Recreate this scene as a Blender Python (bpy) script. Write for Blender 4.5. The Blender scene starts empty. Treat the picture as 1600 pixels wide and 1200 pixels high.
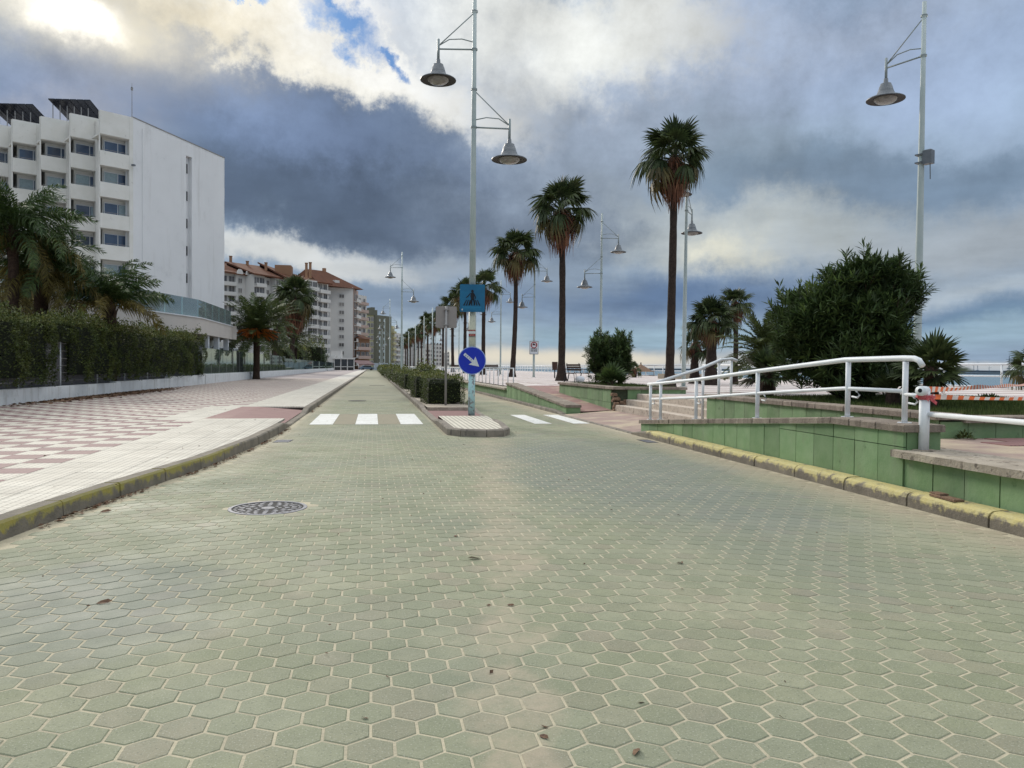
import bpy, math, random
import numpy as np
from mathutils import Vector, Matrix, noise as mnoise
R_ = random.Random(7)
S = bpy.context.scene
COL = S.collection
rad = math.radians

# ------------------------------------------------------------------ camera, sky, sun, exposure
FPX, CAMH = 1200.0, 1.3
YAW, PITCH, ROLL = rad(10.3), math.atan(26/1200.0), rad(0.55)
cam = bpy.data.cameras.new('camera'); camo = bpy.data.objects.new('camera', cam); COL.objects.link(camo)
cam.sensor_width = 36.0; cam.lens = 36.0*FPX/1600.0; cam.clip_start = 0.05; cam.clip_end = 20000
CR = Matrix.Rotation(-YAW, 3, 'Z') @ Matrix.Rotation(math.pi/2-PITCH, 3, 'X') @ Matrix.Rotation(ROLL, 3, 'Z')
camo.matrix_world = Matrix.Translation((0, 0, CAMH)) @ CR.to_4x4()
S.camera = camo
S.view_settings.view_transform = 'Standard'; S.view_settings.look = 'None'
S.view_settings.exposure = 0.42; S.view_settings.gamma = 1.0; S.view_settings.use_curve_mapping = False
S.cycles.max_bounces = 4; S.cycles.diffuse_bounces = 2; S.cycles.glossy_bounces = 3; S.cycles.transparent_max_bounces = 10

SUN_AZ, SUN_EL = rad(-20.0), rad(24.0)          # azimuth measured from +Y towards +X
sun = bpy.data.lights.new('sun', 'SUN'); suno = bpy.data.objects.new('sun', sun); COL.objects.link(suno)
sun.energy = 1.5; sun.angle = rad(11); sun.color = (1.0, 0.93, 0.82)
sd = Vector((math.sin(SUN_AZ)*math.cos(SUN_EL), math.cos(SUN_AZ)*math.cos(SUN_EL), math.sin(SUN_EL)))
suno.rotation_euler = sd.to_track_quat('Z', 'Y').to_euler()

def lin(c):
    return tuple(((v/255.0)/12.92 if v/255.0 <= 0.04045 else ((v/255.0+0.055)/1.055)**2.4) for v in c)
def ray(px, py):
    return (CR @ Vector((px-800, -(py-600), -FPX))).normalized()

def build_world():
    w = bpy.data.worlds.new('World'); S.world = w; w.use_nodes = True; w.cycles.sampling_method = 'MANUAL'; w.cycles.sample_map_resolution = 256
    nt = w.node_tree; nt.nodes.clear(); N = nt.nodes; L = nt.links
    def M(op, a, b=None, c=None):
        n = N.new('ShaderNodeMath'); n.operation = op
        for i, v in enumerate((a, b, c)):
            if v is None: continue
            if isinstance(v, (int, float)): n.inputs[i].default_value = v
            else: L.new(v, n.inputs[i])
        return n.outputs[0]
    def mix(f, a, b, bt='MIX'):
        n = N.new('ShaderNodeMix'); n.data_type = 'RGBA'; n.blend_type = bt; n.clamp_factor = True
        for i, v in ((0, f), (6, a), (7, b)):
            if isinstance(v, (int, float)): n.inputs[i].default_value = v
            elif isinstance(v, tuple): n.inputs[i].default_value = (v[0], v[1], v[2], 1)
            else: L.new(v, n.inputs[i])
        return n.outputs[2]
    tc = N.new('ShaderNodeTexCoord'); sep = N.new('ShaderNodeSeparateXYZ'); L.new(tc.outputs['Generated'], sep.inputs[0])
    X, Y, Z = sep.outputs
    az = M('ARCTAN2', X, Y); el = M('ARCSINE', Z)
    zc = M('ADD', M('MAXIMUM', Z, 0.0), 0.10)
    comb = N.new('ShaderNodeCombineXYZ'); L.new(M('DIVIDE', X, zc), comb.inputs[0]); L.new(M('DIVIDE', Y, zc), comb.inputs[1])
    def noise(scale, detail, rough, vec, dist=0.0, lac=2.0):
        n = N.new('ShaderNodeTexNoise'); n.inputs['Scale'].default_value = scale; n.inputs['Detail'].default_value = detail
        n.inputs['Roughness'].default_value = rough; n.inputs['Distortion'].default_value = dist; n.inputs['Lacunarity'].default_value = lac
        L.new(vec, n.inputs['Vector']); return n
    nA = noise(0.9, 5, 0.52, comb.outputs[0], 0.0)          # large drifting masses
    nB = noise(5.2, 12, 0.66, tc.outputs['Generated'], 0.0)          # billows
    nC = noise(2.2, 6, 0.55, comb.outputs[0], 0.0)
    sa = N.new('ShaderNodeSeparateColor'); L.new(nB.outputs['Color'], sa.inputs[0])
    sb = N.new('ShaderNodeSeparateColor'); L.new(nA.outputs['Color'], sb.inputs[0])
    wa = M('ADD', M('MULTIPLY', M('SUBTRACT', sa.outputs[0], 0.5), 0.34), M('MULTIPLY', M('SUBTRACT', sb.outputs[0], 0.5), 0.06))
    # shifts in height shrink towards the horizon, where cloud decks are seen edge-on
    ke = M('MINIMUM', M('ADD', M('MULTIPLY', M('MAXIMUM', el, 0.0), 2.6), 0.06), 1.0)
    we = M('MULTIPLY', M('ADD', M('MULTIPLY', M('SUBTRACT', sa.outputs[1], 0.5), 0.30), M('MULTIPLY', M('SUBTRACT', sb.outputs[1], 0.5), 0.04)), ke)
    AZ = M('ADD', az, wa); EL = M('ADD', el, we)
    EXPO = 2.0**-0.42
    def sl(c): return tuple(v*EXPO for v in lin(c))
    def blob(px, py, sx, sy, tilt=0.0, p=2.0, wf=1.0):
        d = ray(px, py); a0 = math.atan2(d.x, d.y); e0 = math.asin(d.z)
        da, de = (M('SUBTRACT', AZ, a0), M('SUBTRACT', EL, e0)) if wf == 1.0 else (M('SUBTRACT', M('MULTIPLY_ADD', wa, wf, az), a0), M('SUBTRACT', M('MULTIPLY_ADD', we, wf, el), e0))
        c, s = math.cos(rad(tilt)), math.sin(rad(tilt))
        u = M('MULTIPLY_ADD', da, c, M('MULTIPLY', de, s)); v = M('MULTIPLY_ADD', da, -s, M('MULTIPLY', de, c))
        u = M('DIVIDE', u, sx/1200.0); v = M('DIVIDE', v, sy/1200.0)
        r = M('ADD', M('MULTIPLY', u, u), M('MULTIPLY', v, v))
        if p != 2.0: r = M('POWER', r, p/2.0)
        return M('EXPONENT', M('MULTIPLY', r, -1.0))
    C = sl((142, 162, 184))
    # brighter overhead, as the top of the photograph is already
    up = M('SMOOTH_MIN', M('MULTIPLY', M('MAXIMUM', M('SUBTRACT', el, 0.46), 0.0), 2.2), 1.0, 0.2)
    col = mix(up, C, (1.02, 1.06, 1.10))
    B = [ # px, py, sx, sy, tilt, p, sRGB, opacity
        (1250, 110, 520, 150, 0, 3, (156, 174, 203), .85),
        (980, 190, 220, 110, 0, 2, (168, 180, 198), .7),
        (1330, 30, 200, 50, 8, 2, (176, 190, 212), .6),
        (1480, 230, 190, 55, 0, 2, (156, 176, 198), .6),
        (1060, 60, 120, 60, 20, 2, (178, 188, 206), .6),
        (150, 150, 360, 85, 5, 3, (138, 155, 186), .9),
        (60, 200, 130, 45, 0, 2, (182, 186, 198), .6),
        (540, 262, 290, 118, -8, 5, (104, 122, 150), .95),
        (630, 340, 370, 58, -3, 5, (88, 103, 124), .92),
        (470, 215, 120, 40, -8, 2, (128, 148, 182), .7),
        (860, 290, 170, 95, 0, 2, (140, 154, 172), .7),
        (1380, 292, 345, 48, -3, 4, (112, 133, 155), .75),
        (1150, 235, 150, 60, 0, 2, (138, 156, 170), .6),
        (470, 402, 195, 26, -6, 5, (216, 219, 218), .95),
        (700, 415, 140, 20, 0, 2, (164, 174, 184), .7),
        (640, 470, 150, 32, 0, 3, (126, 144, 166), .8),
        (1180, 375, 215, 50, 0, 4, (182, 190, 192), .92),
        (1160, 398, 60, 22, 0, 2, (226, 224, 206), .8),
        (1010, 330, 110, 40, -20, 2, (176, 184, 186), .6),
        (1500, 395, 190, 42, 0, 3, (166, 175, 183), .88),
        (1050, 462, 260, 34, 0, 3, (92, 116, 150), .9),
        (880, 440, 120, 30, 0, 2, (140, 156, 174), .6),
        (1530, 462, 150, 16, 0, 2, (178, 190, 200), .8),
        (1560, 500, 220, 14, 0, 2, (98, 126, 156), .85),
        (1150, 528, 700, 22, 0, 3, (152, 178, 194), .85),
        (700, 520, 90, 26, 0, 2, (192, 200, 202), .6),
        (560, 14, 560, 78, -3, 6, (200, 207, 216), .85),
        (900, 58, 205, 90, 0, 5, (224, 226, 222), .95),
        (420, 64, 345, 50, -14, 6, (250, 247, 236), .98),
        (600, 112, 155, 38, -14, 5, (244, 244, 240), .95),
        (500, 22, 130, 28, -10, 4, (244, 244, 242), .8),
        (770, 130, 90, 60, 0, 2, (206, 212, 218), .6),
        (250, 40, 170, 42, -4, 2, (242, 232, 208), .9),
    ]
    # fair-weather blue seen through the gaps
    sky = N.new('ShaderNodeTexSky'); sky.sky_type = 'NISHITA'; sky.sun_disc = False
    sky.sun_elevation = SUN_EL; sky.sun_rotation = SUN_AZ
    for b in B:
        wgt = M('MULTIPLY', blob(*b[:4], b[4], b[5]), b[7])
        col = mix(wgt, col, sl(b[6]))
    gap = None
    for b in ((550, 56, 98, 32, -24), (618, 100, 52, 15, -35), (385, 4, 70, 13, -8), (510, 18, 50, 16, -20)):
        g = blob(*b, 2.0, 0.7); gap = g if gap is None else M('MAXIMUM', gap, g)
    rr = N.new('ShaderNodeMapRange'); rr.inputs[1].default_value = 0.40; rr.inputs[2].default_value = 0.88
    L.new(M('MULTIPLY', gap, M('ADD', sa.outputs[2], 0.45)), rr.inputs[0])
    # billow shading, finer streaks low down
    det = M('ADD', M('MULTIPLY', M('SUBTRACT', nB.outputs['Fac'], 0.5), M('MULTIPLY', ke, 1.7)), M('MULTIPLY', M('SUBTRACT', nC.outputs['Fac'], 0.5), 0.50))
    det = M('ADD', det, 1.0)
    dc = N.new('ShaderNodeCombineColor'); [L.new(det, dc.inputs[i]) for i in range(3)]
    col = mix(1.0, col, dc.outputs[0], 'MULTIPLY')
    # bright horizon strip under the cloud edge
    col = mix(M('MULTIPLY', blob(850, 560, 330, 15, 0, 3), .85), col, sl((236, 226, 204)))
    col = mix(M('MULTIPLY', blob(1500, 574, 400, 6, 0, 3), .6), col, sl((208, 206, 200)))
    # the veiled sun
    col = mix(M('MULTIPLY', blob(130, 44, 150, 42, -8, 2, 0.3), .85), col, sl((246, 238, 216)))
    col = mix(blob(104, 36, 40, 18, -8, 2, 0.35), col, (1.6, 1.52, 1.36))
    bgc = N.new('ShaderNodeBackground'); L.new(col, bgc.inputs[0]); bgc.inputs[1].default_value = 1.0
    bgs = N.new('ShaderNodeBackground'); bl = mix(1.0, sky.outputs[0], (0.42, 0.80, 1.45), 'MULTIPLY'); L.new(bl, bgs.inputs[0]); bgs.inputs[1].default_value = 0.036
    ms = N.new('ShaderNodeMixShader'); L.new(rr.outputs[0], ms.inputs[0]); L.new(bgc.outputs[0], ms.inputs[1]); L.new(bgs.outputs[0], ms.inputs[2])
    out = N.new('ShaderNodeOutputWorld'); L.new(ms.outputs[0], out.inputs[0])
build_world()

# ------------------------------------------------------------------ helpers
def P(px, depth, z=0.0):
    """world point in the direction of a photo column, at a distance along the view"""
    l = (px-800)/FPX*depth; c, s = math.cos(YAW), math.sin(YAW)
    return Vector((l*c+depth*s, -l*s+depth*c, z))

class MB:
    def __init__(s): s.v = []; s.f = []; s.m = []; s.a = []
    def face(s, pts, mi=0, var=0.5):
        i = len(s.v); s.v.extend([tuple(p) for p in pts]); s.f.append(tuple(range(i, i+len(pts)))); s.m.append(mi); s.a.append(var)
    def box(s, x0, x1, y0, y1, z0, z1, mi=0, var=0.5, b=0.0):
        if b:
            return s.cham(x0, x1, y0, y1, z0, z1, b, mi, var)
        i = len(s.v); s.v += [(x0,y0,z0),(x1,y0,z0),(x1,y1,z0),(x0,y1,z0),(x0,y0,z1),(x1,y0,z1),(x1,y1,z1),(x0,y1,z1)]
        for q in ((3,2,1,0),(4,5,6,7),(0,1,5,4),(1,2,6,5),(2,3,7,6),(3,0,4,7)):
            s.f.append(tuple(i+k for k in q)); s.m.append(mi); s.a.append(var)
    def cham(s, x0, x1, y0, y1, z0, z1, b, mi=0, var=0.5):
        s.prism([(x0,y0),(x1,y0),(x1,y1),(x0,y1)], z0, z1, b, mi, var)
    def prism(s, poly, z0, z1, b=0.0, mi=0, var=0.5, bot=True):
        n = len(poly); cx = sum(p[0] for p in poly)/n; cy = sum(p[1] for p in poly)/n
        rings = [(0.0, z0)]
        if b: rings += [(0.0, z1-b), (b, z1)]
        else: rings += [(0.0, z1)]
        i0 = len(s.v)
        for ins, z in rings:
            for (x, y) in poly:
                dx, dy = cx-x, cy-y; l = math.hypot(dx, dy) or 1
                s.v.append((x+dx/l*ins*1.4, y+dy/l*ins*1.4, z))
        for r in range(len(rings)-1):
            for k in range(n):
                a = i0+r*n+k; c = i0+r*n+(k+1) % n
                s.f.append((a, c, c+n, a+n)); s.m.append(mi); s.a.append(var)
        s.f.append(tuple(i0+(len(rings)-1)*n+k for k in range(n))); s.m.append(mi); s.a.append(var)
        if bot: s.f.append(tuple(i0+k for k in reversed(range(n)))); s.m.append(mi); s.a.append(var)
    def tube(s, pts, r, n=8, mi=0, var=0.5, caps=True):
        pts = [Vector(p) for p in pts]; rs = r if isinstance(r, (list, tuple)) else [r]*len(pts)
        i0 = len(s.v); up = Vector((0, 0, 1))
        for k, p in enumerate(pts):
            d = (pts[min(k+1, len(pts)-1)]-pts[max(k-1, 0)]).normalized()
            a = d.cross(up) if abs(d.z) < 0.95 else d.cross(Vector((0, 1, 0)))
            a.normalize(); b = d.cross(a)
            for j in range(n):
                t = 2*math.pi*j/n; q = p+(a*math.cos(t)+b*math.sin(t))*rs[k]; s.v.append(tuple(q))
        for k in range(len(pts)-1):
            for j in range(n):
                a = i0+k*n+j; b = i0+k*n+(j+1) % n
                s.f.append((a, a+n, b+n, b)); s.m.append(mi); s.a.append(var)
        if caps:
            s.f.append(tuple(i0+j for j in range(n))); s.m.append(mi); s.a.append(var)
            s.f.append(tuple(i0+(len(pts)-1)*n+j for j in reversed(range(n)))); s.m.append(mi); s.a.append(var)
    def lathe(s, prof, n=20, mi=0, at=(0,0,0), var=0.5):
        i0 = len(s.v)
        for (r, z) in prof:
            for j in range(n):
                t = 2*math.pi*j/n; s.v.append((at[0]+r*math.cos(t), at[1]+r*math.sin(t), at[2]+z))
        for k in range(len(prof)-1):
            for j in range(n):
                a = i0+k*n+j; b = i0+k*n+(j+1) % n
                s.f.append((a, b, b+n, a+n)); s.m.append(mi); s.a.append(var)
    def mesh(s, name, mats, smooth=False, var=True):
        me = bpy.data.meshes.new(name); me.from_pydata(s.v, [], s.f)
        if not isinstance(mats, (list, tuple)): mats = [mats]
        for m in mats: me.materials.append(m)
        if len(mats) > 1: me.polygons.foreach_set('material_index', s.m)
        if smooth: me.polygons.foreach_set('use_smooth', [True]*len(me.polygons))
        if var:
            at = me.attributes.new('var', 'FLOAT', 'FACE'); at.data.foreach_set('value', s.a)
        me.update(); return me

def O(name, data, parent=None, loc=None, rot=None, scale=None, mw=None, mats=None, smooth=False, **props):
    if isinstance(data, MB): data = data.mesh(name, mats, smooth)
    o = bpy.data.objects.new(name, data); COL.objects.link(o)
    if parent is not None: o.parent = parent
    if mw is not None: o.matrix_local = mw
    if loc is not None: o.location = loc
    if rot is not None: o.rotation_euler = rot
    if scale is not None: o.scale = scale if isinstance(scale, (tuple, list, Vector)) else (scale,)*3
    for k, v in props.items():
        if v is not None: o[k] = v
    return o
def T(name, label, cat, loc=(0,0,0), rotz=0.0, group=None, scale=None):
    return O(name, None, loc=loc, rot=(0,0,rotz), scale=scale, label=label, category=cat, group=group)
def copy_tree(o, parent=None, loc=None, rotz=None, label=None, scale=None):
    c = o.copy(); COL.objects.link(c); c.parent = parent
    if loc is not None: c.location = loc
    if rotz is not None: c.rotation_euler = (0,0,rotz)
    if scale is not None: c.scale = (scale,)*3
    if label: c['label'] = label
    for ch in CH.get(o.name, []): 
        d = copy_tree(ch, c)
    return c
CH = {}
def index_children(o):
    CH[o.name] = list(o.children)
    for c in o.children: index_children(c)

# ------------------------------------------------------------------ materials
def mat(name, c1, c2=None, scale=3.0, rough=0.8, bump=0.0, bscale=None, var=0.0, objvar=0.0, metal=0.0, spots=None, detail=6, trans=0.0, spec=0.3, coat=0.0, streak=None):
    m = bpy.data.materials.new(name); m.use_nodes = True; nt = m.node_tree; N = nt.nodes; L = nt.links
    bs = N['Principled BSDF']; bs.inputs['Roughness'].default_value = rough; bs.inputs['Metallic'].default_value = metal
    bs.inputs['Specular IOR Level'].default_value = spec
    geo = N.new('ShaderNodeNewGeometry')
    def noise(sc, det=6, ro=0.6):
        n = N.new('ShaderNodeTexNoise'); n.inputs['Scale'].default_value = sc; n.inputs['Detail'].default_value = det; n.inputs['Roughness'].default_value = ro
        L.new(geo.outputs['Position'], n.inputs['Vector']); return n
    def rgb(c): return (c[0], c[1], c[2], 1)
    c2 = c2 or c1
    n1 = noise(scale, detail); rmp = N.new('ShaderNodeMapRange'); rmp.inputs[1].default_value = 0.35; rmp.inputs[2].default_value = 0.65
    L.new(n1.outputs['Fac'], rmp.inputs[0])
    mx = N.new('ShaderNodeMix'); mx.data_type = 'RGBA'; mx.inputs[6].default_value = rgb(c1); mx.inputs[7].default_value = rgb(c2)
    L.new(rmp.outputs[0], mx.inputs[0]); col = mx.outputs[2]
    if spots:                                                     # list of (noise scale, threshold, softness, colour, strength)
        for (sc, th, so, cc, st) in spots:
            n2 = noise(sc, 8, 0.65); r2 = N.new('ShaderNodeMapRange'); r2.inputs[1].default_value = th; r2.inputs[2].default_value = th+so; r2.inputs[4].default_value = st
            L.new(n2.outputs['Fac'], r2.inputs[0])
            m2 = N.new('ShaderNodeMix'); m2.data_type = 'RGBA'; L.new(r2.outputs[0], m2.inputs[0]); L.new(col, m2.inputs[6]); m2.inputs[7].default_value = rgb(cc)
            col = m2.outputs[2]
    if streak:                                                    # rain streaks: noise drawn out downwards (noise scale, threshold, softness, colour, strength)
        for (sc, th, so, cc, st) in streak:
            mp_ = N.new('ShaderNodeMapping'); mp_.inputs['Scale'].default_value = (1, 1, 0.10); L.new(geo.outputs['Position'], mp_.inputs['Vector'])
            n2 = noise(sc, 7, 0.65); L.new(mp_.outputs[0], n2.inputs['Vector']); r2 = N.new('ShaderNodeMapRange'); r2.inputs[1].default_value = th; r2.inputs[2].default_value = th+so; r2.inputs[4].default_value = st
            L.new(n2.outputs['Fac'], r2.inputs[0]); m2 = N.new('ShaderNodeMix'); m2.data_type = 'RGBA'; L.new(r2.outputs[0], m2.inputs[0]); L.new(col, m2.inputs[6]); m2.inputs[7].default_value = rgb(cc); col = m2.outputs[2]
    if var or objvar:
        if var:
            at = N.new('ShaderNodeAttribute'); at.attribute_name = 'var'; src = at.outputs['Fac']; amt = var
        else:
            oi = N.new('ShaderNodeObjectInfo'); src = oi.outputs['Random']; amt = objvar
        mm = N.new('ShaderNodeMapRange'); mm.inputs[3].default_value = 1-amt; mm.inputs[4].default_value = 1+amt; L.new(src, mm.inputs[0])
        if var and objvar:
            oi = N.new('ShaderNodeObjectInfo'); m3 = N.new('ShaderNodeMapRange'); m3.inputs[3].default_value = 1-objvar; m3.inputs[4].default_value = 1+objvar; L.new(oi.outputs['Random'], m3.inputs[0])
            mu = N.new('ShaderNodeMath'); mu.operation = 'MULTIPLY'; L.new(mm.outputs[0], mu.inputs[0]); L.new(m3.outputs[0], mu.inputs[1]); f = mu.outputs[0]
        else: f = mm.outputs[0]
        vs = N.new('ShaderNodeVectorMath'); vs.operation = 'SCALE'; L.new(col, vs.inputs[0]); L.new(f, vs.inputs['Scale']); col = vs.outputs[0]
    L.new(col, bs.inputs['Base Color'])
    if bump:
        n3 = noise(bscale or scale*6, 6); bp = N.new('ShaderNodeBump'); bp.inputs['Strength'].default_value = bump; bp.inputs['Distance'].default_value = 0.02
        L.new(n3.outputs['Fac'], bp.inputs['Height']); L.new(bp.outputs[0], bs.inputs['Normal'])
    if trans:
        tr = N.new('ShaderNodeBsdfTranslucent'); L.new(col, tr.inputs[0]); ms = N.new('ShaderNodeMixShader'); ms.inputs[0].default_value = trans
        L.new(bs.outputs[0], ms.inputs[1]); L.new(tr.outputs[0], ms.inputs[2]); L.new(ms.outputs[0], N['Material Output'].inputs[0])
    m['out'] = 1
    return m

def nodes_of(m):
    return m.node_tree, m.node_tree.nodes, m.node_tree.links

def paver_material():
    """grey-green concrete: each paver its own shade, sand blown along the crown and the gutters, damp darker areas"""
    m = bpy.data.materials.new('paver_concrete'); m.use_nodes = True; nt, N, L = nodes_of(m)
    bs = N['Principled BSDF']; bs.inputs['Roughness'].default_value = 0.85; bs.inputs['Specular IOR Level'].default_value = 0.25
    geo = N.new('ShaderNodeNewGeometry'); sp = N.new('ShaderNodeSeparateXYZ'); L.new(geo.outputs['Position'], sp.inputs[0])
    def M(op, a, b=None, c=None, clamp=False):
        n = N.new('ShaderNodeMath'); n.operation = op; n.use_clamp = clamp
        for i, v in enumerate((a, b, c)):
            if v is None: continue
            if isinstance(v, (int, float)): n.inputs[i].default_value = v
            else: L.new(v, n.inputs[i])
        return n.outputs[0]
    def noise(sc, det=6, ro=0.6):
        n = N.new('ShaderNodeTexNoise'); n.inputs['Scale'].default_value = sc; n.inputs['Detail'].default_value = det; n.inputs['Roughness'].default_value = ro
        L.new(geo.outputs['Position'], n.inputs['Vector']); return n.outputs['Fac']
    def mr(v, a, b, c=0.0, d=1.0):
        n = N.new('ShaderNodeMapRange'); n.inputs[1].default_value = a; n.inputs[2].default_value = b; n.inputs[3].default_value = c; n.inputs[4].default_value = d; L.new(v, n.inputs[0]); return n.outputs[0]
    def mix(f, a, b):
        n = N.new('ShaderNodeMix'); n.data_type = 'RGBA'
        for i, v in ((0, f), (6, a), (7, b)):
            if isinstance(v, (int, float)): n.inputs[i].default_value = v
            elif isinstance(v, tuple): n.inputs[i].default_value = (*v, 1)
            else: L.new(v, n.inputs[i])
        return n.outputs[2]
    at = N.new('ShaderNodeAttribute'); at.attribute_name = 'var'
    oi = N.new('ShaderNodeObjectInfo'); so = N.new('ShaderNodeSeparateColor'); L.new(oi.outputs['Color'], so.inputs[0])
    v = M('ADD', at.outputs['Fac'], so.outputs[0])                # single pavers carry their shade in the object colour
    col = mix(v, (0.244, 0.256, 0.158), (0.312, 0.314, 0.208))
    wn = N.new('ShaderNodeTexWhiteNoise'); wn.noise_dimensions = '1D'; L.new(v, wn.inputs['W'])
    col = mix(mr(wn.outputs['Value'], 0.72, 1.0, 0.0, 0.6), col, (0.31, 0.255, 0.19))      # a few browner ones
    col = mix(mr(noise(0.45, 4), 0.42, 0.64, 0.0, 0.5), col, (0.185, 0.205, 0.155))
    col = mix(mr(noise(0.8, 5), 0.52, 0.70, 0.0, 0.65), col, (0.38, 0.36, 0.245))
    col = mix(mr(noise(9.0, 9, .7), 0.40, 0.66, 0.0, 0.45), col, (0.20, 0.21, 0.14))
    sp2 = noise(140.0, 2, 0.5); col = mix(mr(sp2, 0.58, 0.70, 0.0, 0.6), col, (0.45, 0.45, 0.37))
    sp3 = noise(95.0, 2, 0.5); col = mix(mr(sp3, 0.60, 0.72, 0.0, 0.6), col, (0.10, 0.11, 0.08))
    # sand: a trail leading away from the tip of the island, and along both gutters
    x, y = sp.outputs[0], sp.outputs[1]
    cx = M('MULTIPLY_ADD', M('SUBTRACT', y, 14.0), 0.145, 2.15); d = M('ABSOLUTE', M('SUBTRACT', x, cx))
    wob = M('MULTIPLY', M('SUBTRACT', noise(1.3, 5), 0.5), 1.5)
    trail = M('SUBTRACT', 1.0, M('DIVIDE', M('ADD', d, wob), mr(y, 2.0, 14.0, 0.13, 0.62)), clamp=True)
    trail = M('MULTIPLY', trail, mr(y, 14.6, 13.6, 0.0, 1.0))
    gutter = M('MAXIMUM', mr(M('ADD', x, M('MULTIPLY', wob, 0.3)), 4.35, 4.95, 0.0, 0.8), 0.0)
    gl = M('MULTIPLY', mr(M('ADD', x, M('MULTIPLY', wob, 0.25)), -1.15, -1.75, 0.0, 0.55), mr(y, 9.0, 12.0))
    sand = M('MAXIMUM', M('MULTIPLY', M('MULTIPLY', trail, mr(noise(3.5, 7, .7), 0.36, 0.62, 0.25, 1.0)), 0.72), M('MAXIMUM', gutter, gl))
    sand = M('MULTIPLY', sand, mr(noise(22.0, 8, .7), 0.25, 0.55, 0.35, 1.0))
    def blot(cx_, cy_, rx_, ry_):
        u = M('DIVIDE', M('SUBTRACT', x, cx_), rx_); w = M('DIVIDE', M('SUBTRACT', y, cy_), ry_)
        return M('SUBTRACT', 1.25, M('ADD', M('ADD', M('MULTIPLY', u, u), M('MULTIPLY', w, w)), M('MULTIPLY', M('SUBTRACT', noise(0.9, 6, .6), 0.5), 2.6)), clamp=True)
    damp = M('MAXIMUM', blot(3.2, 9.5, 1.6, 5.0), blot(-1.55, 4.4, 0.8, 1.1))
    col = mix(M('MULTIPLY', damp, 0.55), col, (0.165, 0.185, 0.17))
    col = mix(sand, col, (0.44, 0.365, 0.265))
    # low-traffic tint between the crossing stripes
    L.new(col, bs.inputs['Base Color'])
    bp = N.new('ShaderNodeBump'); bp.inputs['Strength'].default_value = 0.45; bp.inputs['Distance'].default_value = 0.006
    L.new(M('ADD', noise(60.0, 6, .7), M('MULTIPLY', noise(7.0, 3), 1.5)), bp.inputs['Height']); L.new(bp.outputs[0], bs.inputs['Normal'])
    L.new(mr(noise(1.1, 4), 0.3, 0.7, 0.62, 0.9), bs.inputs['Roughness'])
    return m

def kerb_material(name, paint, face=-1):
    """concrete kerb whose yellow paint has worn off in flakes"""
    m = mat(name, (0.27, 0.235, 0.185), (0.18, 0.158, 0.125), 5, 0.9, 0.5, 40, objvar=0.10)
    nt, N, L = nodes_of(m); bs = N['Principled BSDF']; src = bs.inputs['Base Color'].links[0].from_socket
    geo = N.new('ShaderNodeNewGeometry'); sp = N.new('ShaderNodeSeparateXYZ'); L.new(geo.outputs['Position'], sp.inputs[0])
    n = N.new('ShaderNodeTexNoise'); n.inputs['Scale'].default_value = 7.0; n.inputs['Detail'].default_value = 10; n.inputs['Roughness'].default_value = .68; L.new(geo.outputs['Position'], n.inputs['Vector'])
    def M(op, a, b=None, c=None):
        k = N.new('ShaderNodeMath'); k.operation = op
        for i, v in enumerate((a, b, c)):
            if v is None: continue
            if isinstance(v, (int, float)): k.inputs[i].default_value = v
            else: L.new(v, k.inputs[i])
        return k.outputs[0]
    def mr(v, a, b, c=0.0, d=1.0):
        k = N.new('ShaderNodeMapRange'); k.inputs[1].default_value = a; k.inputs[2].default_value = b; k.inputs[3].default_value = c; k.inputs[4].default_value = d; L.new(v, k.inputs[0]); return k.outputs[0]
    zz = mr(sp.outputs[2], 0.02, 0.125, -0.20, 0.10 if paint == 1 else 0.13)
    y = sp.outputs[1]; yy = mr(y, 11.0, 13.5, 0.0, -0.5) if paint == 2 else mr(y, 13.6, 14.6, 0.0, -0.6)
    f = mr(M('ADD', M('ADD', n.outputs['Fac'], zz), yy), 0.43, 0.56)
    if paint == 2:                                                  # on the left kerb only the face was painted
        gz = N.new('ShaderNodeSeparateXYZ'); L.new(geo.outputs['Normal'], gz.inputs[0]); f = M('MULTIPLY', f, mr(gz.outputs[2], 0.6, 0.8, 1.0, 0.0))
    mx = N.new('ShaderNodeMix'); mx.data_type = 'RGBA'; L.new(f, mx.inputs[0]); L.new(src, mx.inputs[6])
    n5 = N.new('ShaderNodeTexNoise'); n5.inputs['Scale'].default_value = 18; n5.inputs['Detail'].default_value = 6; L.new(geo.outputs['Position'], n5.inputs['Vector'])
    yc = N.new('ShaderNodeMix'); yc.data_type = 'RGBA'; L.new(n5.outputs['Fac'], yc.inputs[0])
    yc.inputs[6].default_value = (0.40, 0.31, 0.055, 1) if paint == 2 else (0.60, 0.49, 0.17, 1); yc.inputs[7].default_value = (0.34, 0.33, 0.13, 1) if paint == 2 else (0.58, 0.53, 0.30, 1)
    L.new(yc.outputs[2], mx.inputs[7]); L.new(mx.outputs[2], bs.inputs['Base Color'])
    return m

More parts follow.
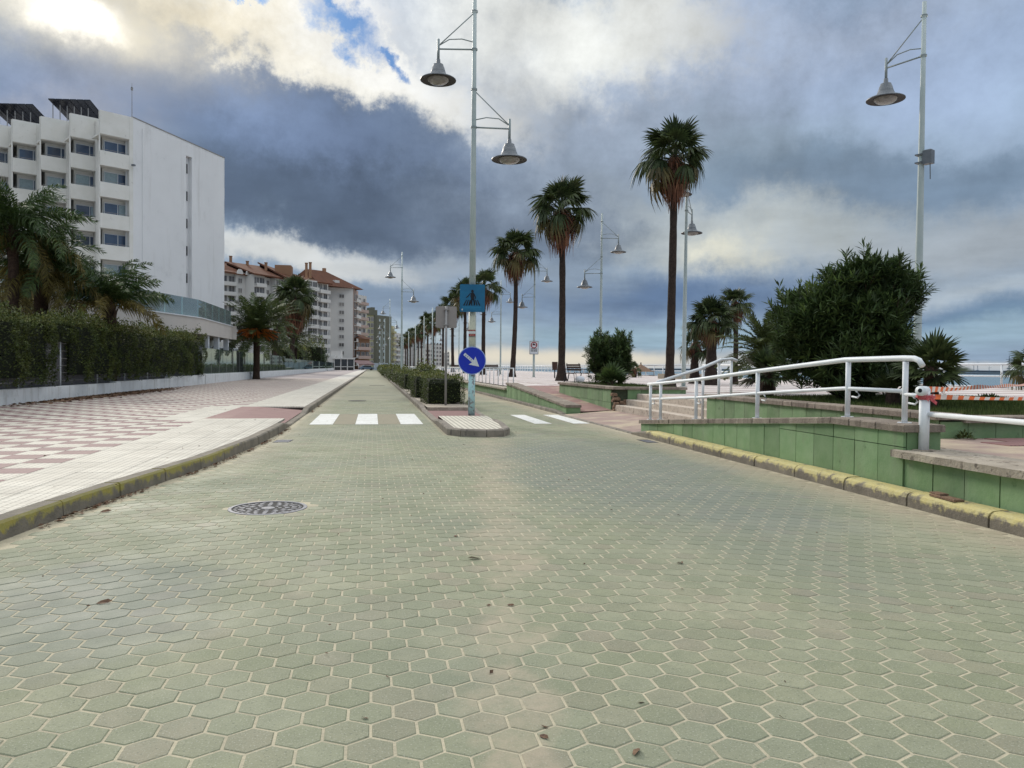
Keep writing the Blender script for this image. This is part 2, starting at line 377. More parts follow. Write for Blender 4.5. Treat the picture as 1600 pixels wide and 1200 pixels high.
def tile_material(name, c1, c2, pitch, groove, objvar=0.06, depth=0.35, axis='both', dirt=(0.30, 0.26, 0.20)):
    """hydraulic cement tile scored into little pads"""
    m = mat(name, c1, c2, 2.5, 0.75, 0.0, objvar=objvar, spots=[(1.1, 0.55, 0.2, dirt, 0.4), (12, 0.60, 0.1, dirt, 0.5)])
    nt, N, L = nodes_of(m); bs = N['Principled BSDF']; src = bs.inputs['Base Color'].links[0].from_socket
    geo = N.new('ShaderNodeNewGeometry'); sp = N.new('ShaderNodeSeparateXYZ'); L.new(geo.outputs['Position'], sp.inputs[0])
    def M(op, a, b=None):
        k = N.new('ShaderNodeMath'); k.operation = op
        for i, v in enumerate((a, b)):
            if v is None: continue
            if isinstance(v, (int, float)): k.inputs[i].default_value = v
            else: L.new(v, k.inputs[i])
        return k.outputs[0]
    fs = []
    for ax in ((0, 1) if axis == 'both' else (0,) if axis == 'x' else (1,)):
        fr = M('FRACT', M('DIVIDE', M('ADD', sp.outputs[ax], 100.0*pitch+(0.0)), pitch)); dd = M('ABSOLUTE', M('SUBTRACT', fr, 0.5))
        fs.append(M('GREATER_THAN', dd, 0.5-groove))
    f = fs[0] if len(fs) == 1 else M('MAXIMUM', fs[0], fs[1])
    mx = N.new('ShaderNodeMix'); mx.data_type = 'RGBA'; L.new(M('MULTIPLY', f, 0.62), mx.inputs[0]); L.new(src, mx.inputs[6]); mx.inputs[7].default_value = (c1[0]*depth, c1[1]*depth*0.95, c1[2]*depth*0.9, 1)
    L.new(mx.outputs[2], bs.inputs['Base Color'])
    bp = N.new('ShaderNodeBump'); bp.inputs['Strength'].default_value = 0.6; bp.inputs['Distance'].default_value = 0.004; bp.invert = True
    L.new(f, bp.inputs['Height']); L.new(bp.outputs[0], bs.inputs['Normal'])
    return m

def glass_material(name, tint, refl=0.35, opa=0.35):
    m = bpy.data.materials.new(name); m.use_nodes = True; nt, N, L = nodes_of(m); N.remove(N['Principled BSDF'])
    gl = N.new('ShaderNodeBsdfGlossy'); gl.inputs['Roughness'].default_value = 0.02; gl.inputs[0].default_value = (*tint, 1)
    tr = N.new('ShaderNodeBsdfTransparent'); tr.inputs[0].default_value = (tint[0]*0.92, tint[1]*0.98, tint[2]*0.97, 1)
    df = N.new('ShaderNodeBsdfDiffuse'); df.inputs[0].default_value = (*tint, 1)
    fr = N.new('ShaderNodeFresnel'); fr.inputs[0].default_value = 1.5
    a = N.new('ShaderNodeMath'); a.operation = 'ADD'; L.new(fr.outputs[0], a.inputs[0]); a.inputs[1].default_value = refl; a.use_clamp = True
    m1 = N.new('ShaderNodeMixShader'); m1.inputs[0].default_value = opa; L.new(tr.outputs[0], m1.inputs[1]); L.new(df.outputs[0], m1.inputs[2])
    m2 = N.new('ShaderNodeMixShader'); L.new(a.outputs[0], m2.inputs[0]); L.new(m1.outputs[0], m2.inputs[1]); L.new(gl.outputs[0], m2.inputs[2])
    L.new(m2.outputs[0], N['Material Output'].inputs[0]); return m

Mt = {}
Mt['paver'] = paver_material()
Mt['bed'] = mat('joint_sand', (0.54, 0.48, 0.34), (0.44, 0.39, 0.28), 6, 0.95, 0.5, 60, spots=[(1.3, 0.56, 0.14, (0.24, 0.22, 0.155), 0.7)])
Mt['kerbL'] = kerb_material('kerb_left', 2); Mt['kerbR'] = kerb_material('kerb_right', 1)
Mt['kerb'] = mat('kerb_concrete', (0.30, 0.26, 0.215), (0.20, 0.175, 0.145), 4, 0.9, 0.5, 40, objvar=0.12, spots=[(9, 0.58, 0.06, (0.09, 0.08, 0.07), 0.7)])
Mt['white_tile'] = tile_material('white_tile', (0.66, 0.62, 0.53), (0.55, 0.51, 0.43), 0.075, 0.10, 0.07)
Mt['red_tile'] = tile_material('red_tile', (0.165, 0.098, 0.098), (0.215, 0.135, 0.13), 0.075, 0.12, 0.14, 1.9)
Mt['white_tile_far'] = mat('white_tile_far', (0.60, 0.56, 0.50), (0.54, 0.50, 0.44), 3, 0.8)
Mt['red_ribbed'] = tile_material('red_ribbed', (0.175, 0.095, 0.09), (0.22, 0.13, 0.12), 0.05, 0.28, 0.08, 2.0, 'x')
Mt['white_ribbed'] = tile_material('white_ribbed', (0.72, 0.67, 0.55), (0.62, 0.57, 0.47), 0.10, 0.20, 0.05, 0.35, 'x')
Mt['grout'] = mat('grout', (0.24, 0.20, 0.16), (0.17, 0.14, 0.12), 8, 0.95)
Mt['green'] = mat('green_panel', (0.185, 0.300, 0.140), (0.235, 0.345, 0.180), 5, 0.75, 0.2, 30, objvar=0.17, streak=[(4.5, 0.52, 0.20, (0.27, 0.31, 0.21), 0.42), (9, 0.60, 0.12, (0.10, 0.145, 0.07), 0.32)], spots=[(2.2, 0.54, 0.16, (0.20, 0.27, 0.14), 0.6), (13, 0.70, 0.03, (0.42, 0.36, 0.24), 0.75), (6, 0.62, 0.10, (0.06, 0.11, 0.045), 0.6)])
Mt['core'] = mat('wall_core', (0.07, 0.085, 0.05), (0.04, 0.05, 0.03), 10, 0.95)
Mt['coping'] = mat('coping_concrete', (0.33, 0.275, 0.22), (0.235, 0.19, 0.155), 7, 0.9, 0.6, 45, objvar=0.16, streak=[(14, 0.52, 0.12, (0.12, 0.10, 0.075), 0.5)], spots=[(16, 0.60, 0.06, (0.10, 0.08, 0.06), 0.7)])
Mt['slab'] = mat('old_concrete', (0.46, 0.40, 0.32), (0.33, 0.28, 0.22), 4, 0.92, 0.8, 30, spots=[(11, 0.57, 0.05, (0.12, 0.10, 0.08), 0.75), (2.5, 0.55, 0.1, (0.55, 0.48, 0.36), 0.6)])
Mt['step'] = mat('step_stone', (0.60, 0.52, 0.43), (0.48, 0.40, 0.33), 6, 0.85, 0.4, 40, spots=[(14, 0.58, 0.05, (0.17, 0.13, 0.10), 0.75)])
Mt['rubble'] = mat('rubble', (0.30, 0.19, 0.12), (0.18, 0.115, 0.08), 14, 0.95, 1.0, 40)
Mt['pinkpave'] = mat('pink_paving', (0.38, 0.28, 0.235), (0.31, 0.22, 0.19), 2.5, 0.85, 0.3, 50, spots=[(0.9, 0.47, 0.16, (0.50, 0.41, 0.29), 0.9), (12, .6, .08, (.25, .17, .14), .5)])
Mt['white'] = mat('white_paint', (0.82, 0.84, 0.85), (0.76, 0.78, 0.79), 5, 0.5, 0.08, 30, spots=[(30, 0.70, 0.03, (0.33, 0.25, 0.18), 0.6)], spec=0.5)
Mt['pole'] = mat('pole_paint', (0.40, 0.475, 0.46), (0.47, 0.53, 0.51), 3, 0.45, 0.05, 30, spots=[(9, 0.64, 0.04, (0.24, 0.27, 0.26), 0.6)], spec=0.45)
Mt['pole_base'] = mat('pole_worn', (0.36, 0.60, 0.63), (0.44, 0.66, 0.68), 6, 0.5, 0.1, 30, spots=[(7, 0.53, 0.05, (0.22, 0.20, 0.20), 0.85), (11, .58, .04, (.60, .60, .56), .8)])
Mt['pole_cream'] = mat('pole_cream', (0.52, 0.52, 0.40), (0.46, 0.47, 0.37), 6, 0.5, spots=[(12, 0.62, 0.05, (0.2, 0.19, 0.16), 0.7)])
Mt['lampmetal'] = mat('lamp_metal', (0.115, 0.13, 0.145), (0.15, 0.165, 0.18), 6, 0.42, spec=0.5)
Mt['lampdark'] = mat('lamp_underside', (0.030, 0.028, 0.028), (0.045, 0.04, 0.04), 8, 0.6)
Mt['lampglass'] = mat('lamp_diffuser', (0.27, 0.26, 0.24), (0.22, 0.21, 0.20), 8, 0.15, spec=0.6)
Mt['grey'] = mat('grey_metal', (0.30, 0.29, 0.28), (0.25, 0.24, 0.235), 4, 0.5, spec=0.5)
Mt['signback'] = mat('sign_back', (0.33, 0.30, 0.28), (0.29, 0.265, 0.25), 3, 0.5)
Mt['blue'] = mat('sign_blue', (0.004, 0.022, 0.40), (0.006, 0.03, 0.46), 4, 0.35, spec=0.5)
Mt['teal'] = mat('sign_teal_blue', (0.006, 0.115, 0.235), (0.008, 0.145, 0.29), 5, 0.4, spec=0.5)
Mt['teal2'] = mat('sign_faded_blue', (0.02, 0.19, 0.36), (0.03, 0.22, 0.40), 20, 0.4)
Mt['black'] = mat('black_print', (0.012, 0.014, 0.02), rough=0.6)
Mt['white_flat'] = mat('white_print', (0.70, 0.72, 0.75), (0.6, 0.63, 0.66), 30, 0.5)
Mt['red'] = mat('sign_red', (0.33, 0.03, 0.035), (0.27, 0.03, 0.03), 10, 0.5)
Mt['stripe'] = mat('road_paint', (0.80, 0.79, 0.75), (0.68, 0.67, 0.62), 2, 0.7, 0.2, 60, spots=[(14, 0.56, 0.08, (0.40, 0.39, 0.28), 0.8), (2.5, .58, .1, (.50, .48, .38), .5)])
Mt['tint'] = mat('crossing_tint', (0.30, 0.26, 0.18), (0.26, 0.235, 0.165), 5, 0.85)
Mt['iron'] = mat('cast_iron', (0.24, 0.24, 0.265), (0.17, 0.17, 0.19), 12, 0.6, 0.3, 80, spec=0.5)
Mt['irondark'] = mat('cast_iron_recess', (0.02, 0.02, 0.022), (0.045, 0.043, 0.04), 20, 0.85)
Mt['wall_white'] = mat('whitewash', (0.80, 0.81, 0.80), (0.72, 0.73, 0.72), 2, 0.85, 0.3, 20, streak=[(5, 0.55, 0.12, (0.42, 0.40, 0.34), 0.6)], spots=[(6, 0.62, 0.08, (0.35, 0.33, 0.29), 0.6), (1.1, .58, .1, (.48, .47, .43), .5)])
Mt['hotel'] = mat('hotel_render', (0.84, 0.84, 0.84), (0.79, 0.79, 0.79), 0.25, 0.85, 0.1, 3, streak=[(0.9, 0.56, 0.14, (0.62, 0.61, 0.59), 0.5)], spots=[(0.5, 0.60, 0.2, (0.54, 0.54, 0.54), 0.5)])
Mt['hotel_warm'] = mat('hotel_balcony', (0.82, 0.80, 0.75), (0.76, 0.74, 0.68), 0.8, 0.85, spots=[(2.0, 0.62, 0.12, (0.45, 0.42, 0.37), 0.5)])
Mt['fascia'] = mat('terrace_fascia', (0.62, 0.57, 0.52), (0.57, 0.52, 0.47), 0.6, 0.85)
Mt['winblue'] = mat('window_glass', (0.05, 0.085, 0.16), (0.10, 0.15, 0.23), 0.5, 0.08, spec=0.9, objvar=0.4)
Mt['curtain'] = mat('curtain', (0.46, 0.56, 0.58), (0.36, 0.46, 0.48), 5, 0.7, objvar=0.2)
Mt['windark'] = mat('window_dark', (0.022, 0.025, 0.03), (0.06, 0.06, 0.062), 0.5, 0.12, spec=0.7, objvar=0.4)
Mt['winfar'] = mat('far_window', (0.10, 0.10, 0.11), (0.20, 0.185, 0.17), 0.3, 0.4, objvar=0.5)
Mt['solar'] = mat('solar_panel', (0.012, 0.014, 0.022), (0.02, 0.022, 0.03), 2, 0.2, spec=0.6)
Mt['glassrail'] = glass_material('rail_glass', (0.74, 0.87, 0.87), 0.10, 0.30)
Mt['glassfence'] = glass_material('fence_glass', (0.50, 0.60, 0.57), 0.16, 0.16)
Mt['sand'] = mat('beach_sand', (0.46, 0.39, 0.30), (0.38, 0.32, 0.245), 0.3, 0.95, 0.3, 6)
Mt['earth'] = mat('earth', (0.12, 0.09, 0.055), (0.20, 0.155, 0.10), 5, 0.95, 0.6, 30)
Mt['grass'] = mat('grass_blades', (0.055, 0.095, 0.022), (0.10, 0.12, 0.035), 3, 0.8, var=0.5, trans=0.2)
Mt['land'] = mat('land', (0.25, 0.23, 0.19), (0.20, 0.19, 0.15), 0.1, 0.95)
def leafmat(n, a, b, v=0.5, tr=0.22, sc=1.3): return mat(n, a, b, sc, 0.55, var=v, trans=tr, spec=0.35)
Mt['lf_wash'] = leafmat('fan_leaf_green', (0.036, 0.058, 0.020), (0.072, 0.095, 0.032))
Mt['lf_washy'] = leafmat('fan_leaf_yellowing', (0.10, 0.085, 0.03), (0.14, 0.115, 0.045))
Mt['lf_dead'] = leafmat('dead_fronds', (0.14, 0.052, 0.030), (0.20, 0.095, 0.05), 0.5, 0.15)
Mt['lf_queen'] = leafmat('feather_leaf_green', (0.035, 0.070, 0.020), (0.085, 0.125, 0.035))
Mt['lf_queeny'] = leafmat('feather_leaf_golden', (0.13, 0.105, 0.025), (0.19, 0.15, 0.04))
Mt['lf_canary'] = leafmat('date_leaf', (0.0476, 0.0725, 0.0216), (0.0935, 0.116, 0.036))
Mt['fruit'] = leafmat('palm_fruit', (0.65, 0.20, 0.03), (0.50, 0.13, 0.03), 0.4, 0.0)
Mt['lf_oleander'] = leafmat('oleander_leaf', (0.046, 0.080, 0.026), (0.082, 0.122, 0.038), 0.55, 0.15)
Mt['lf_ole2'] = leafmat('oleander_tip', (0.1275, 0.1812, 0.048), (0.0935, 0.145, 0.042), 0.4, 0.2)
Mt['lf_hedge'] = leafmat('hedge_leaf', (0.058, 0.086, 0.021), (0.100, 0.118, 0.029), 0.6, 0.2)
Mt['lf_hedgetop'] = leafmat('hedge_young_leaf', (0.13, 0.16, 0.04), (0.17, 0.16, 0.045), 0.4, 0.3)
Mt['lf_grey'] = leafmat('silver_leaf', (0.12, 0.17, 0.14), (0.16, 0.21, 0.18), 0.4, 0.1)
Mt['lf_conifer'] = leafmat('dark_shrub_leaf', (0.034, 0.0609, 0.0168), (0.0595, 0.0943, 0.024), 0.5, 0.1)
Mt['trunk'] = mat('palm_trunk', (0.055, 0.038, 0.030), (0.030, 0.021, 0.017), 9, 0.95, 1.0, 25)
Mt['trunk2'] = mat('palm_boots', (0.10, 0.065, 0.045), (0.05, 0.03, 0.022), 12, 0.95, 1.0, 30)
Mt['hedgecore'] = mat('core_shade', (0.010, 0.014, 0.006), (0.02, 0.024, 0.01), 5, 0.95)  # near-black colour standing in for the shade inside foliage
Mt['screen'] = mat('screen_mesh', (0.16, 0.15, 0.155), (0.12, 0.115, 0.12), 9, 0.8)
Mt['dry'] = mat('dry_leaf', (0.105, 0.060, 0.04), (0.20, 0.12, 0.07), 30, 0.85, var=0.4)
Mt['orange'] = mat('tape_orange', (0.80, 0.17, 0.05), (0.75, 0.2, 0.08), 5, 0.5, trans=0.3)
Mt['tapew'] = mat('tape_white', (0.75, 0.72, 0.68), rough=0.5, trans=0.3)
Mt['tapered'] = mat('tape_knot', (0.62, 0.10, 0.12), (0.70, 0.22, 0.22), 30, 0.5, trans=0.3)
Mt['roof'] = mat('roof_tiles', (0.150, 0.062, 0.034), (0.10, 0.044, 0.026), 0.6, 0.9, 0.5, 4)
Mt['bw'] = mat('far_white', (0.68, 0.655, 0.62), (0.62, 0.60, 0.57), 0.15, 0.9)
Mt['bp'] = mat('far_pink', (0.50, 0.38, 0.33), (0.46, 0.34, 0.29), 0.15, 0.9)
Mt['by'] = mat('far_yellow', (0.50, 0.47, 0.27), (0.46, 0.43, 0.25), 0.15, 0.9)
Mt['bg'] = mat('far_olive', (0.165, 0.165, 0.125), (0.145, 0.145, 0.11), 0.15, 0.9)
Mt['borange'] = mat('far_orange', (0.36, 0.20, 0.12), (0.30, 0.17, 0.10), 0.15, 0.9)
Mt['bgrey'] = mat('far_grey', (0.44, 0.43, 0.42), (0.40, 0.40, 0.40), 0.15, 0.9)
Mt['awning'] = mat('far_awning', (0.20, 0.12, 0.12), (0.26, 0.18, 0.17), 1.0, 0.9)
Mt['hill'] = mat('hill', (0.06, 0.075, 0.06), (0.09, 0.10, 0.08), 0.02, 1.0)
Mt['concrete_far'] = mat('breakwater', (0.13, 0.16, 0.19), (0.10, 0.125, 0.15), 0.05, 1.0)
Mt['steelblue'] = mat('crane_steel', (0.12, 0.17, 0.23), rough=0.6)
Mt['wood'] = mat('bench_wood', (0.07, 0.035, 0.025), (0.05, 0.025, 0.018), 12, 0.6)
Mt['blackiron'] = mat('black_iron', (0.02, 0.02, 0.022), rough=0.5)
def sea_material():
    m = bpy.data.materials.new('sea_water'); m.use_nodes = True; nt, N, L = nodes_of(m); bs = N['Principled BSDF']
    bs.inputs['Base Color'].default_value = (0.05, 0.13, 0.17, 1); bs.inputs['Roughness'].default_value = 0.18
    geo = N.new('ShaderNodeNewGeometry'); n = N.new('ShaderNodeTexNoise'); n.inputs['Scale'].default_value = 0.25; n.inputs['Detail'].default_value = 8
    L.new(geo.outputs['Position'], n.inputs['Vector']); bp = N.new('ShaderNodeBump'); bp.inputs['Strength'].default_value = 0.5; bp.inputs['Distance'].default_value = 0.6
    L.new(n.outputs['Fac'], bp.inputs['Height']); L.new(bp.outputs[0], bs.inputs['Normal']); return m
Mt['sea'] = sea_material()

def promenade_material():
    m = mat('promenade_tiles', (0.70, 0.64, 0.60), (0.62, 0.56, 0.52), 0.8, 0.8, spots=[(0.35, 0.55, 0.12, (0.50, 0.42, 0.32), 0.6)])
    nt, N, L = nodes_of(m); bs = N['Principled BSDF']; src = bs.inputs['Base Color'].links[0].from_socket
    geo = N.new('ShaderNodeNewGeometry'); sp = N.new('ShaderNodeSeparateXYZ'); L.new(geo.outputs['Position'], sp.inputs[0])
    def band(ax, pitch, wid):
        a = N.new('ShaderNodeMath'); a.operation = 'DIVIDE'; L.new(sp.outputs[ax], a.inputs[0]); a.inputs[1].default_value = pitch
        b = N.new('ShaderNodeMath'); b.operation = 'FRACT'; L.new(a.outputs[0], b.inputs[0])
        c = N.new('ShaderNodeMath'); c.operation = 'LESS_THAN'; L.new(b.outputs[0], c.inputs[0]); c.inputs[1].default_value = wid; return c.outputs[0]
    mx = N.new('ShaderNodeMix'); mx.data_type = 'RGBA'; L.new(band(1, 2.4, 0.22), mx.inputs[0]); L.new(src, mx.inputs[6]); mx.inputs[7].default_value = (0.36, 0.24, 0.225, 1)
    m2 = N.new('ShaderNodeMix'); m2.data_type = 'RGBA'; L.new(band(0, 2.4, 0.03), m2.inputs[0]); L.new(mx.outputs[2], m2.inputs[6]); m2.inputs[7].default_value = (0.34, 0.26, 0.24, 1)
    L.new(m2.outputs[2], bs.inputs['Base Color']); return m
Mt['prom'] = promenade_material()

# ------------------------------------------------------------------ plan of the street
def KX(y):                                        # foot of the left kerb
    t = [(0, -3.6), (3, -3.15), (5, -2.82), (6.13, -2.66), (7.25, -2.54), (8.5, -2.34), (10.2, -2.06), (12.9, -1.82), (15, -1.74), (18, -1.71), (400, -1.70)]
    for (a, xa), (b, xb) in zip(t, t[1:]):
        if y <= b: return xa+(xb-xa)*(y-a)/(b-a)
    return -1.70
RX = 5.06                                        # foot of the right kerb
def sheet(name, polys, m, kind='structure', parent=None, **k):
    b = MB()
    for p in polys: b.face(p)
    return O(name, b, mats=[Mt[m]], parent=parent, kind=kind, **k)
def grid(mb, x0, x1, y0, y1, z, nx, ny, fn=None, mi=0):
    for i in range(nx):
        for j in range(ny):
            xa, xb = x0+(x1-x0)*i/nx, x0+(x1-x0)*(i+1)/nx; ya, yb = y0+(y1-y0)*j/ny, y0+(y1-y0)*(j+1)/ny
            f = fn or (lambda x, y: z)
            mb.face([(xa, ya, f(xa, ya)), (xb, ya, f(xb, ya)), (xb, yb, f(xb, yb)), (xa, yb, f(xa, yb))], mi)

sheet('ground', [[(-3000, -60, -0.25), (27.0, -60, -0.25), (27.0, 6000, -0.25), (-3000, 6000, -0.25)]], 'land')
road = sheet('road', [[(-4.2, -20, -0.0026), (5.3, -20, -0.0026), (5.3, 29.5, -0.0026), (-4.2, 29.5, -0.0026)]], 'bed')
far = MB()
far.face([(-1.72, 29.5, 0), (1.45, 29.5, 0), (1.45, 262, 0), (-1.72, 262, 0)]); far.face([(2.98, 29.5, 0), (5.5, 29.5, 0), (5.5, 262, 0), (2.98, 262, 0)])
far.face([(-3.0, -20, 0), (5.05, -20, 0), (5.05, 1.0, 0), (-3.0, 1.0, 0)])
far.face([(-6, 262, 0), (12, 262, 0), (12, 275, 0), (-6, 275, 0)])
O('far_surface', far, mats=[Mt['paver']], parent=road, kind='stuff')

# hexagonal pavers: rows sag slightly to either side, as laid
HW = 0.165; HD = HW*0.866; SAG = 0.038
cells = []
def in_island(x, y):
    if y < 14.0: return False
    l = 1.38 if y > 14.5 else 1.38+(14.5-y)*1.6; r = 3.0 if y > 22 else (2.62+(y-15.6)*0.06 if y > 15.6 else 2.45+(y-14.4)*0.14 if y > 14.4 else 2.3)
    return l < x < r
j = 0; y = 0.9
while y < 29.6:
    for i in range(-30, 40):
        x = i*HW+(HW/2 if j % 2 else 0); yy = y-SAG*x*x
        if yy < 1.0 or yy > 29.5 or x < KX(yy)+0.14 or x > RX-0.09 or in_island(x, yy): continue
        if math.hypot(x+0.93, yy-7.25) < 0.37: continue
        cells.append((x, yy))
    y += HD; j += 1
    if y > 29.6+1.3: break
def visible(x, y):
    dz = y*math.cos(YAW)+x*math.sin(YAW); dx = x*math.cos(YAW)-y*math.sin(YAW)
    return dz > 2.1 and abs(dx)/dz < 0.69
cells.sort(key=lambda c: (0 if visible(*c) else 1, c[0]**2+c[1]**2))
g = 0.0048
def hexpts(s=1.0): return [((HW/2/0.866-g*1.15)*math.cos(rad(30+60*k))*s, (HW/2/0.866-g*1.15)*math.sin(rad(30+60*k))*s) for k in range(6)]
hexmeshes = {}
def hexmesh(x):                                    # one shared mesh for every 15 cm of distance from the middle of the sag
    k = round(x/0.15)
    if k not in hexmeshes:
        hm = MB(); hm.prism([(u, v-2*SAG*(k*0.15)*u) for u, v in hexpts()], -0.03, 0.0, 0.0030, var=0.0, bot=False); hexmeshes[k] = hm.mesh('paver', [Mt['paver']])
    return hexmeshes[k]
for (x, y) in cells[:300]:
    o = O('paver', hexmesh(x), parent=road, loc=(x, y, R_.uniform(-0.0009, 0.0012)), rot=(R_.uniform(-.004, .004), R_.uniform(-.004, .004), R_.uniform(-.012, .012)))
    v = R_.random(); o.color = (v, v, v, 1)
fieldm = MB(); hp = hexpts()
for (x, y) in cells[300:]:
    a = math.atan(-2*SAG*x)+R_.uniform(-.012, .012); c, s = math.cos(a), math.sin(a); z = R_.uniform(-0.0008, 0.0012)
    pts = [(x+px, y+py-SAG*((x+px)**2-x*x)) for px, py in hp]
    fieldm.prism(pts, -0.02, z, 0.0030 if y < 16 else 0.0022, var=R_.random(), bot=False)
O('paver_field', fieldm, mats=[Mt['paver']], parent=road, kind='stuff').color = (0, 0, 0, 1)

# manhole cover: iron ring and a cover cast with raised studs
mh = T('manhole_cover', 'round cast-iron manhole cover with raised pattern set in the green pavers', 'manhole cover', (-0.93, 7.25, 0))
b = MB(); b.lathe([(0.0, -0.0012), (0.318, -0.0012)][::-1], 40); O('cover', b, mats=[Mt['irondark']], parent=mh)
b = MB(); b.lathe([(0.315, -0.02), (0.315, 0.004), (0.345, 0.004), (0.352, -0.02)], 40); O('ring', b, mats=[Mt['iron']], parent=mh)
b = MB()
for rr, n, w, l in ((0.285, 26, 0.036, 0.026), (0.235, 18, 0.044, 0.05), (0.17, 12, 0.05, 0.045), (0.105, 8, 0.04, 0.03)):
    for k in range(n):
        a = 2*math.pi*(k+0.5*(n % 4 == 2))/n; ca, sa_ = math.cos(a), math.sin(a)
        q = [(rr-l/2, -w/2), (rr+l/2, -w*0.2), (rr+l/2, w*0.4), (rr-l/2, w/2)]
        b.prism([(u*ca-v*sa_, u*sa_+v*ca) for u, v in q], -0.01, 0.0, 0.002)
b.lathe([(0.0, 0.001), (0.06, 0.001), (0.065, -0.01)], 16); O('stud_pattern', b, mats=[Mt['iron']], parent=mh, kind='stuff')
b = MB(); b.face([(-0.55, -0.39, -0.0020), (0.52, -0.40, -0.0020), (0.47, 0.41, -0.0020), (-0.49, 0.40, -0.0020)]); O('mortar', b, mats=[Mt['bed']], parent=mh)
def drain(n, lab, x, y, rz, w=0.5, d=0.28):
    t = T(n, lab, 'drain', (x, y, 0.0), rz); b = MB(); b.box(-w/2, w/2, -d/2, d/2, -0.04, 0.001); O('frame', b, mats=[Mt['irondark']], parent=t)
    b = MB()
    for k in range(7): b.box(-w/2+0.04+k*0.063, -w/2+0.075+k*0.063, -d/2+0.02, d/2-0.02, -0.02, 0.006)
    O('grating', b, mats=[Mt['iron']], parent=t)
drain('drain_grate', 'dark drain grate in the gutter by the left kerb before the crossing', -1.50, 13.6, 1.5)
drain('drain_grate', 'dark drain grate in the gutter at the end of the yellow kerb', 4.86, 13.1, 1.57, 0.6, 0.22)
b = MB(); b.lathe([(0, 0.005), (0.33, 0.005), (0.34, -0.004)], 24); O('utility_cover', b, mats=[Mt['irondark']], loc=(-0.55, 29.0, 0.004), label='flat dark utility cover in the left lane beyond the crossing', category='manhole cover')
b = MB(); b.box(-0.5, 0.5, -0.2, 0.2, 0, 0.006); O('utility_cover', b, mats=[Mt['irondark']], loc=(0.3, 52, 0.002), label='small dark cover far up the left lane', category='manhole cover')

# crossing stripes
xw = T('pedestrian_crossing', 'row of white painted crossing stripes across both lanes of green pavers', 'pedestrian crossing')
for (xa, xb) in ((-1.36, -0.86), (-0.37, 0.13), (0.63, 1.13), (3.70, 4.10), (4.62, 5.02)):
    b = MB(); b.box(xa, xb, 17.35, 21.1 if xa < 3 else 20.6, 0.002, 0.0045); O('stripe', b, mats=[Mt['stripe']], parent=xw)
for (xa, xb) in ((-0.855, -0.375), (0.135, 0.625)):
    b = MB(); b.box(xa, xb, 17.4, 21.0, 0.0015, 0.0035); O('tan_patch', b, mats=[Mt['tint']], parent=xw)

# ------------------------------------------------------------------ kerbs
def kerb_run(parent, fx, s0, s1, width, side, m, hfn, step=1.0, name='kerb_stone', round_=False):
    y = s0
    while y < s1-0.01:
        ya, yb = y+0.012, min(y+step, s1)-0.012; n = 3
        mb = MB(); prof = []
        cols = []
        for k in range(n+1):
            yy = ya+(yb-ya)*k/n; x0 = fx(yy); h = hfn(yy)
            if round_: pr = [(0, -0.05), (0.0, h*0.62), (0.014, h*0.84), (0.045, h*0.97), (0.09, h*1.0), (width, h)]
            else: pr = [(0, -0.05), (0.012, h-0.02), (0.03, h), (width, h)]
            cols.append([(x0+side*u, yy, z) for u, z in pr]+[(x0+side*width, yy, -0.05)])
        i0 = 0
        for c in cols: mb.v.extend(c)
        q = len(cols[0])
        for k in range(n):
            for r in range(q-1):
                a = k*q+r; f = (a, a+1, a+1+q, a+q); mb.f.append(f if side < 0 else f[::-1]); mb.m.append(0); mb.a.append(.5)
        mb.f.append(tuple(range(q)) if side < 0 else tuple(reversed(range(q)))); mb.m.append(0); mb.a.append(.5)
        e = tuple(n*q+r for r in range(q)); mb.f.append(tuple(reversed(e)) if side < 0 else e); mb.m.append(0); mb.a.append(.5)
        O(name, mb, mats=[Mt[m]], parent=parent, loc=(R_.uniform(-.004, .004), 0, R_.uniform(-.003, .003)))
        y += step
def hl(y):
    if 17.2 < y < 21.0: return 0.03
    if y <= 17.2: return 0.14 if y < 16.0 else 0.14-(y-16.0)/1.2*0.11
    return 0.03+min((y-21.0)/1.2, 1)*0.11
kl = O('kerb_left', None, kind='structure')
kerb_run(kl, KX, 1.05, 45, 0.16, -1, 'kerbL', hl)
kerb_run(kl, KX, 45, 245, 0.16, -1, 'kerb', hl, 10.0)
kr = O('kerb_right', None, kind='structure')
kerb_run(kr, lambda y: RX, -0.44, 14.56, 0.20, 1, 'kerbR', lambda y: 0.14 if y < 13.7 else 0.14-(y-13.7)*0.12, round_=True)
kerb_run(kr, lambda y: RX, 14.56, 20.56, 0.12, 1, 'kerb', lambda y: 0.02)
kerb_run(kr, lambda y: 5.12 if y < 24 else 5.15, 20.56, 60.56, 0.16, 1, 'kerb', lambda y: 0.09 if y > 21.5 else 0.03+(y-20.5)*0.06, 2.0)
kerb_run(kr, lambda y: 5.15, 60.56, 250, 0.16, 1, 'kerb', lambda y: 0.09, 20.0)

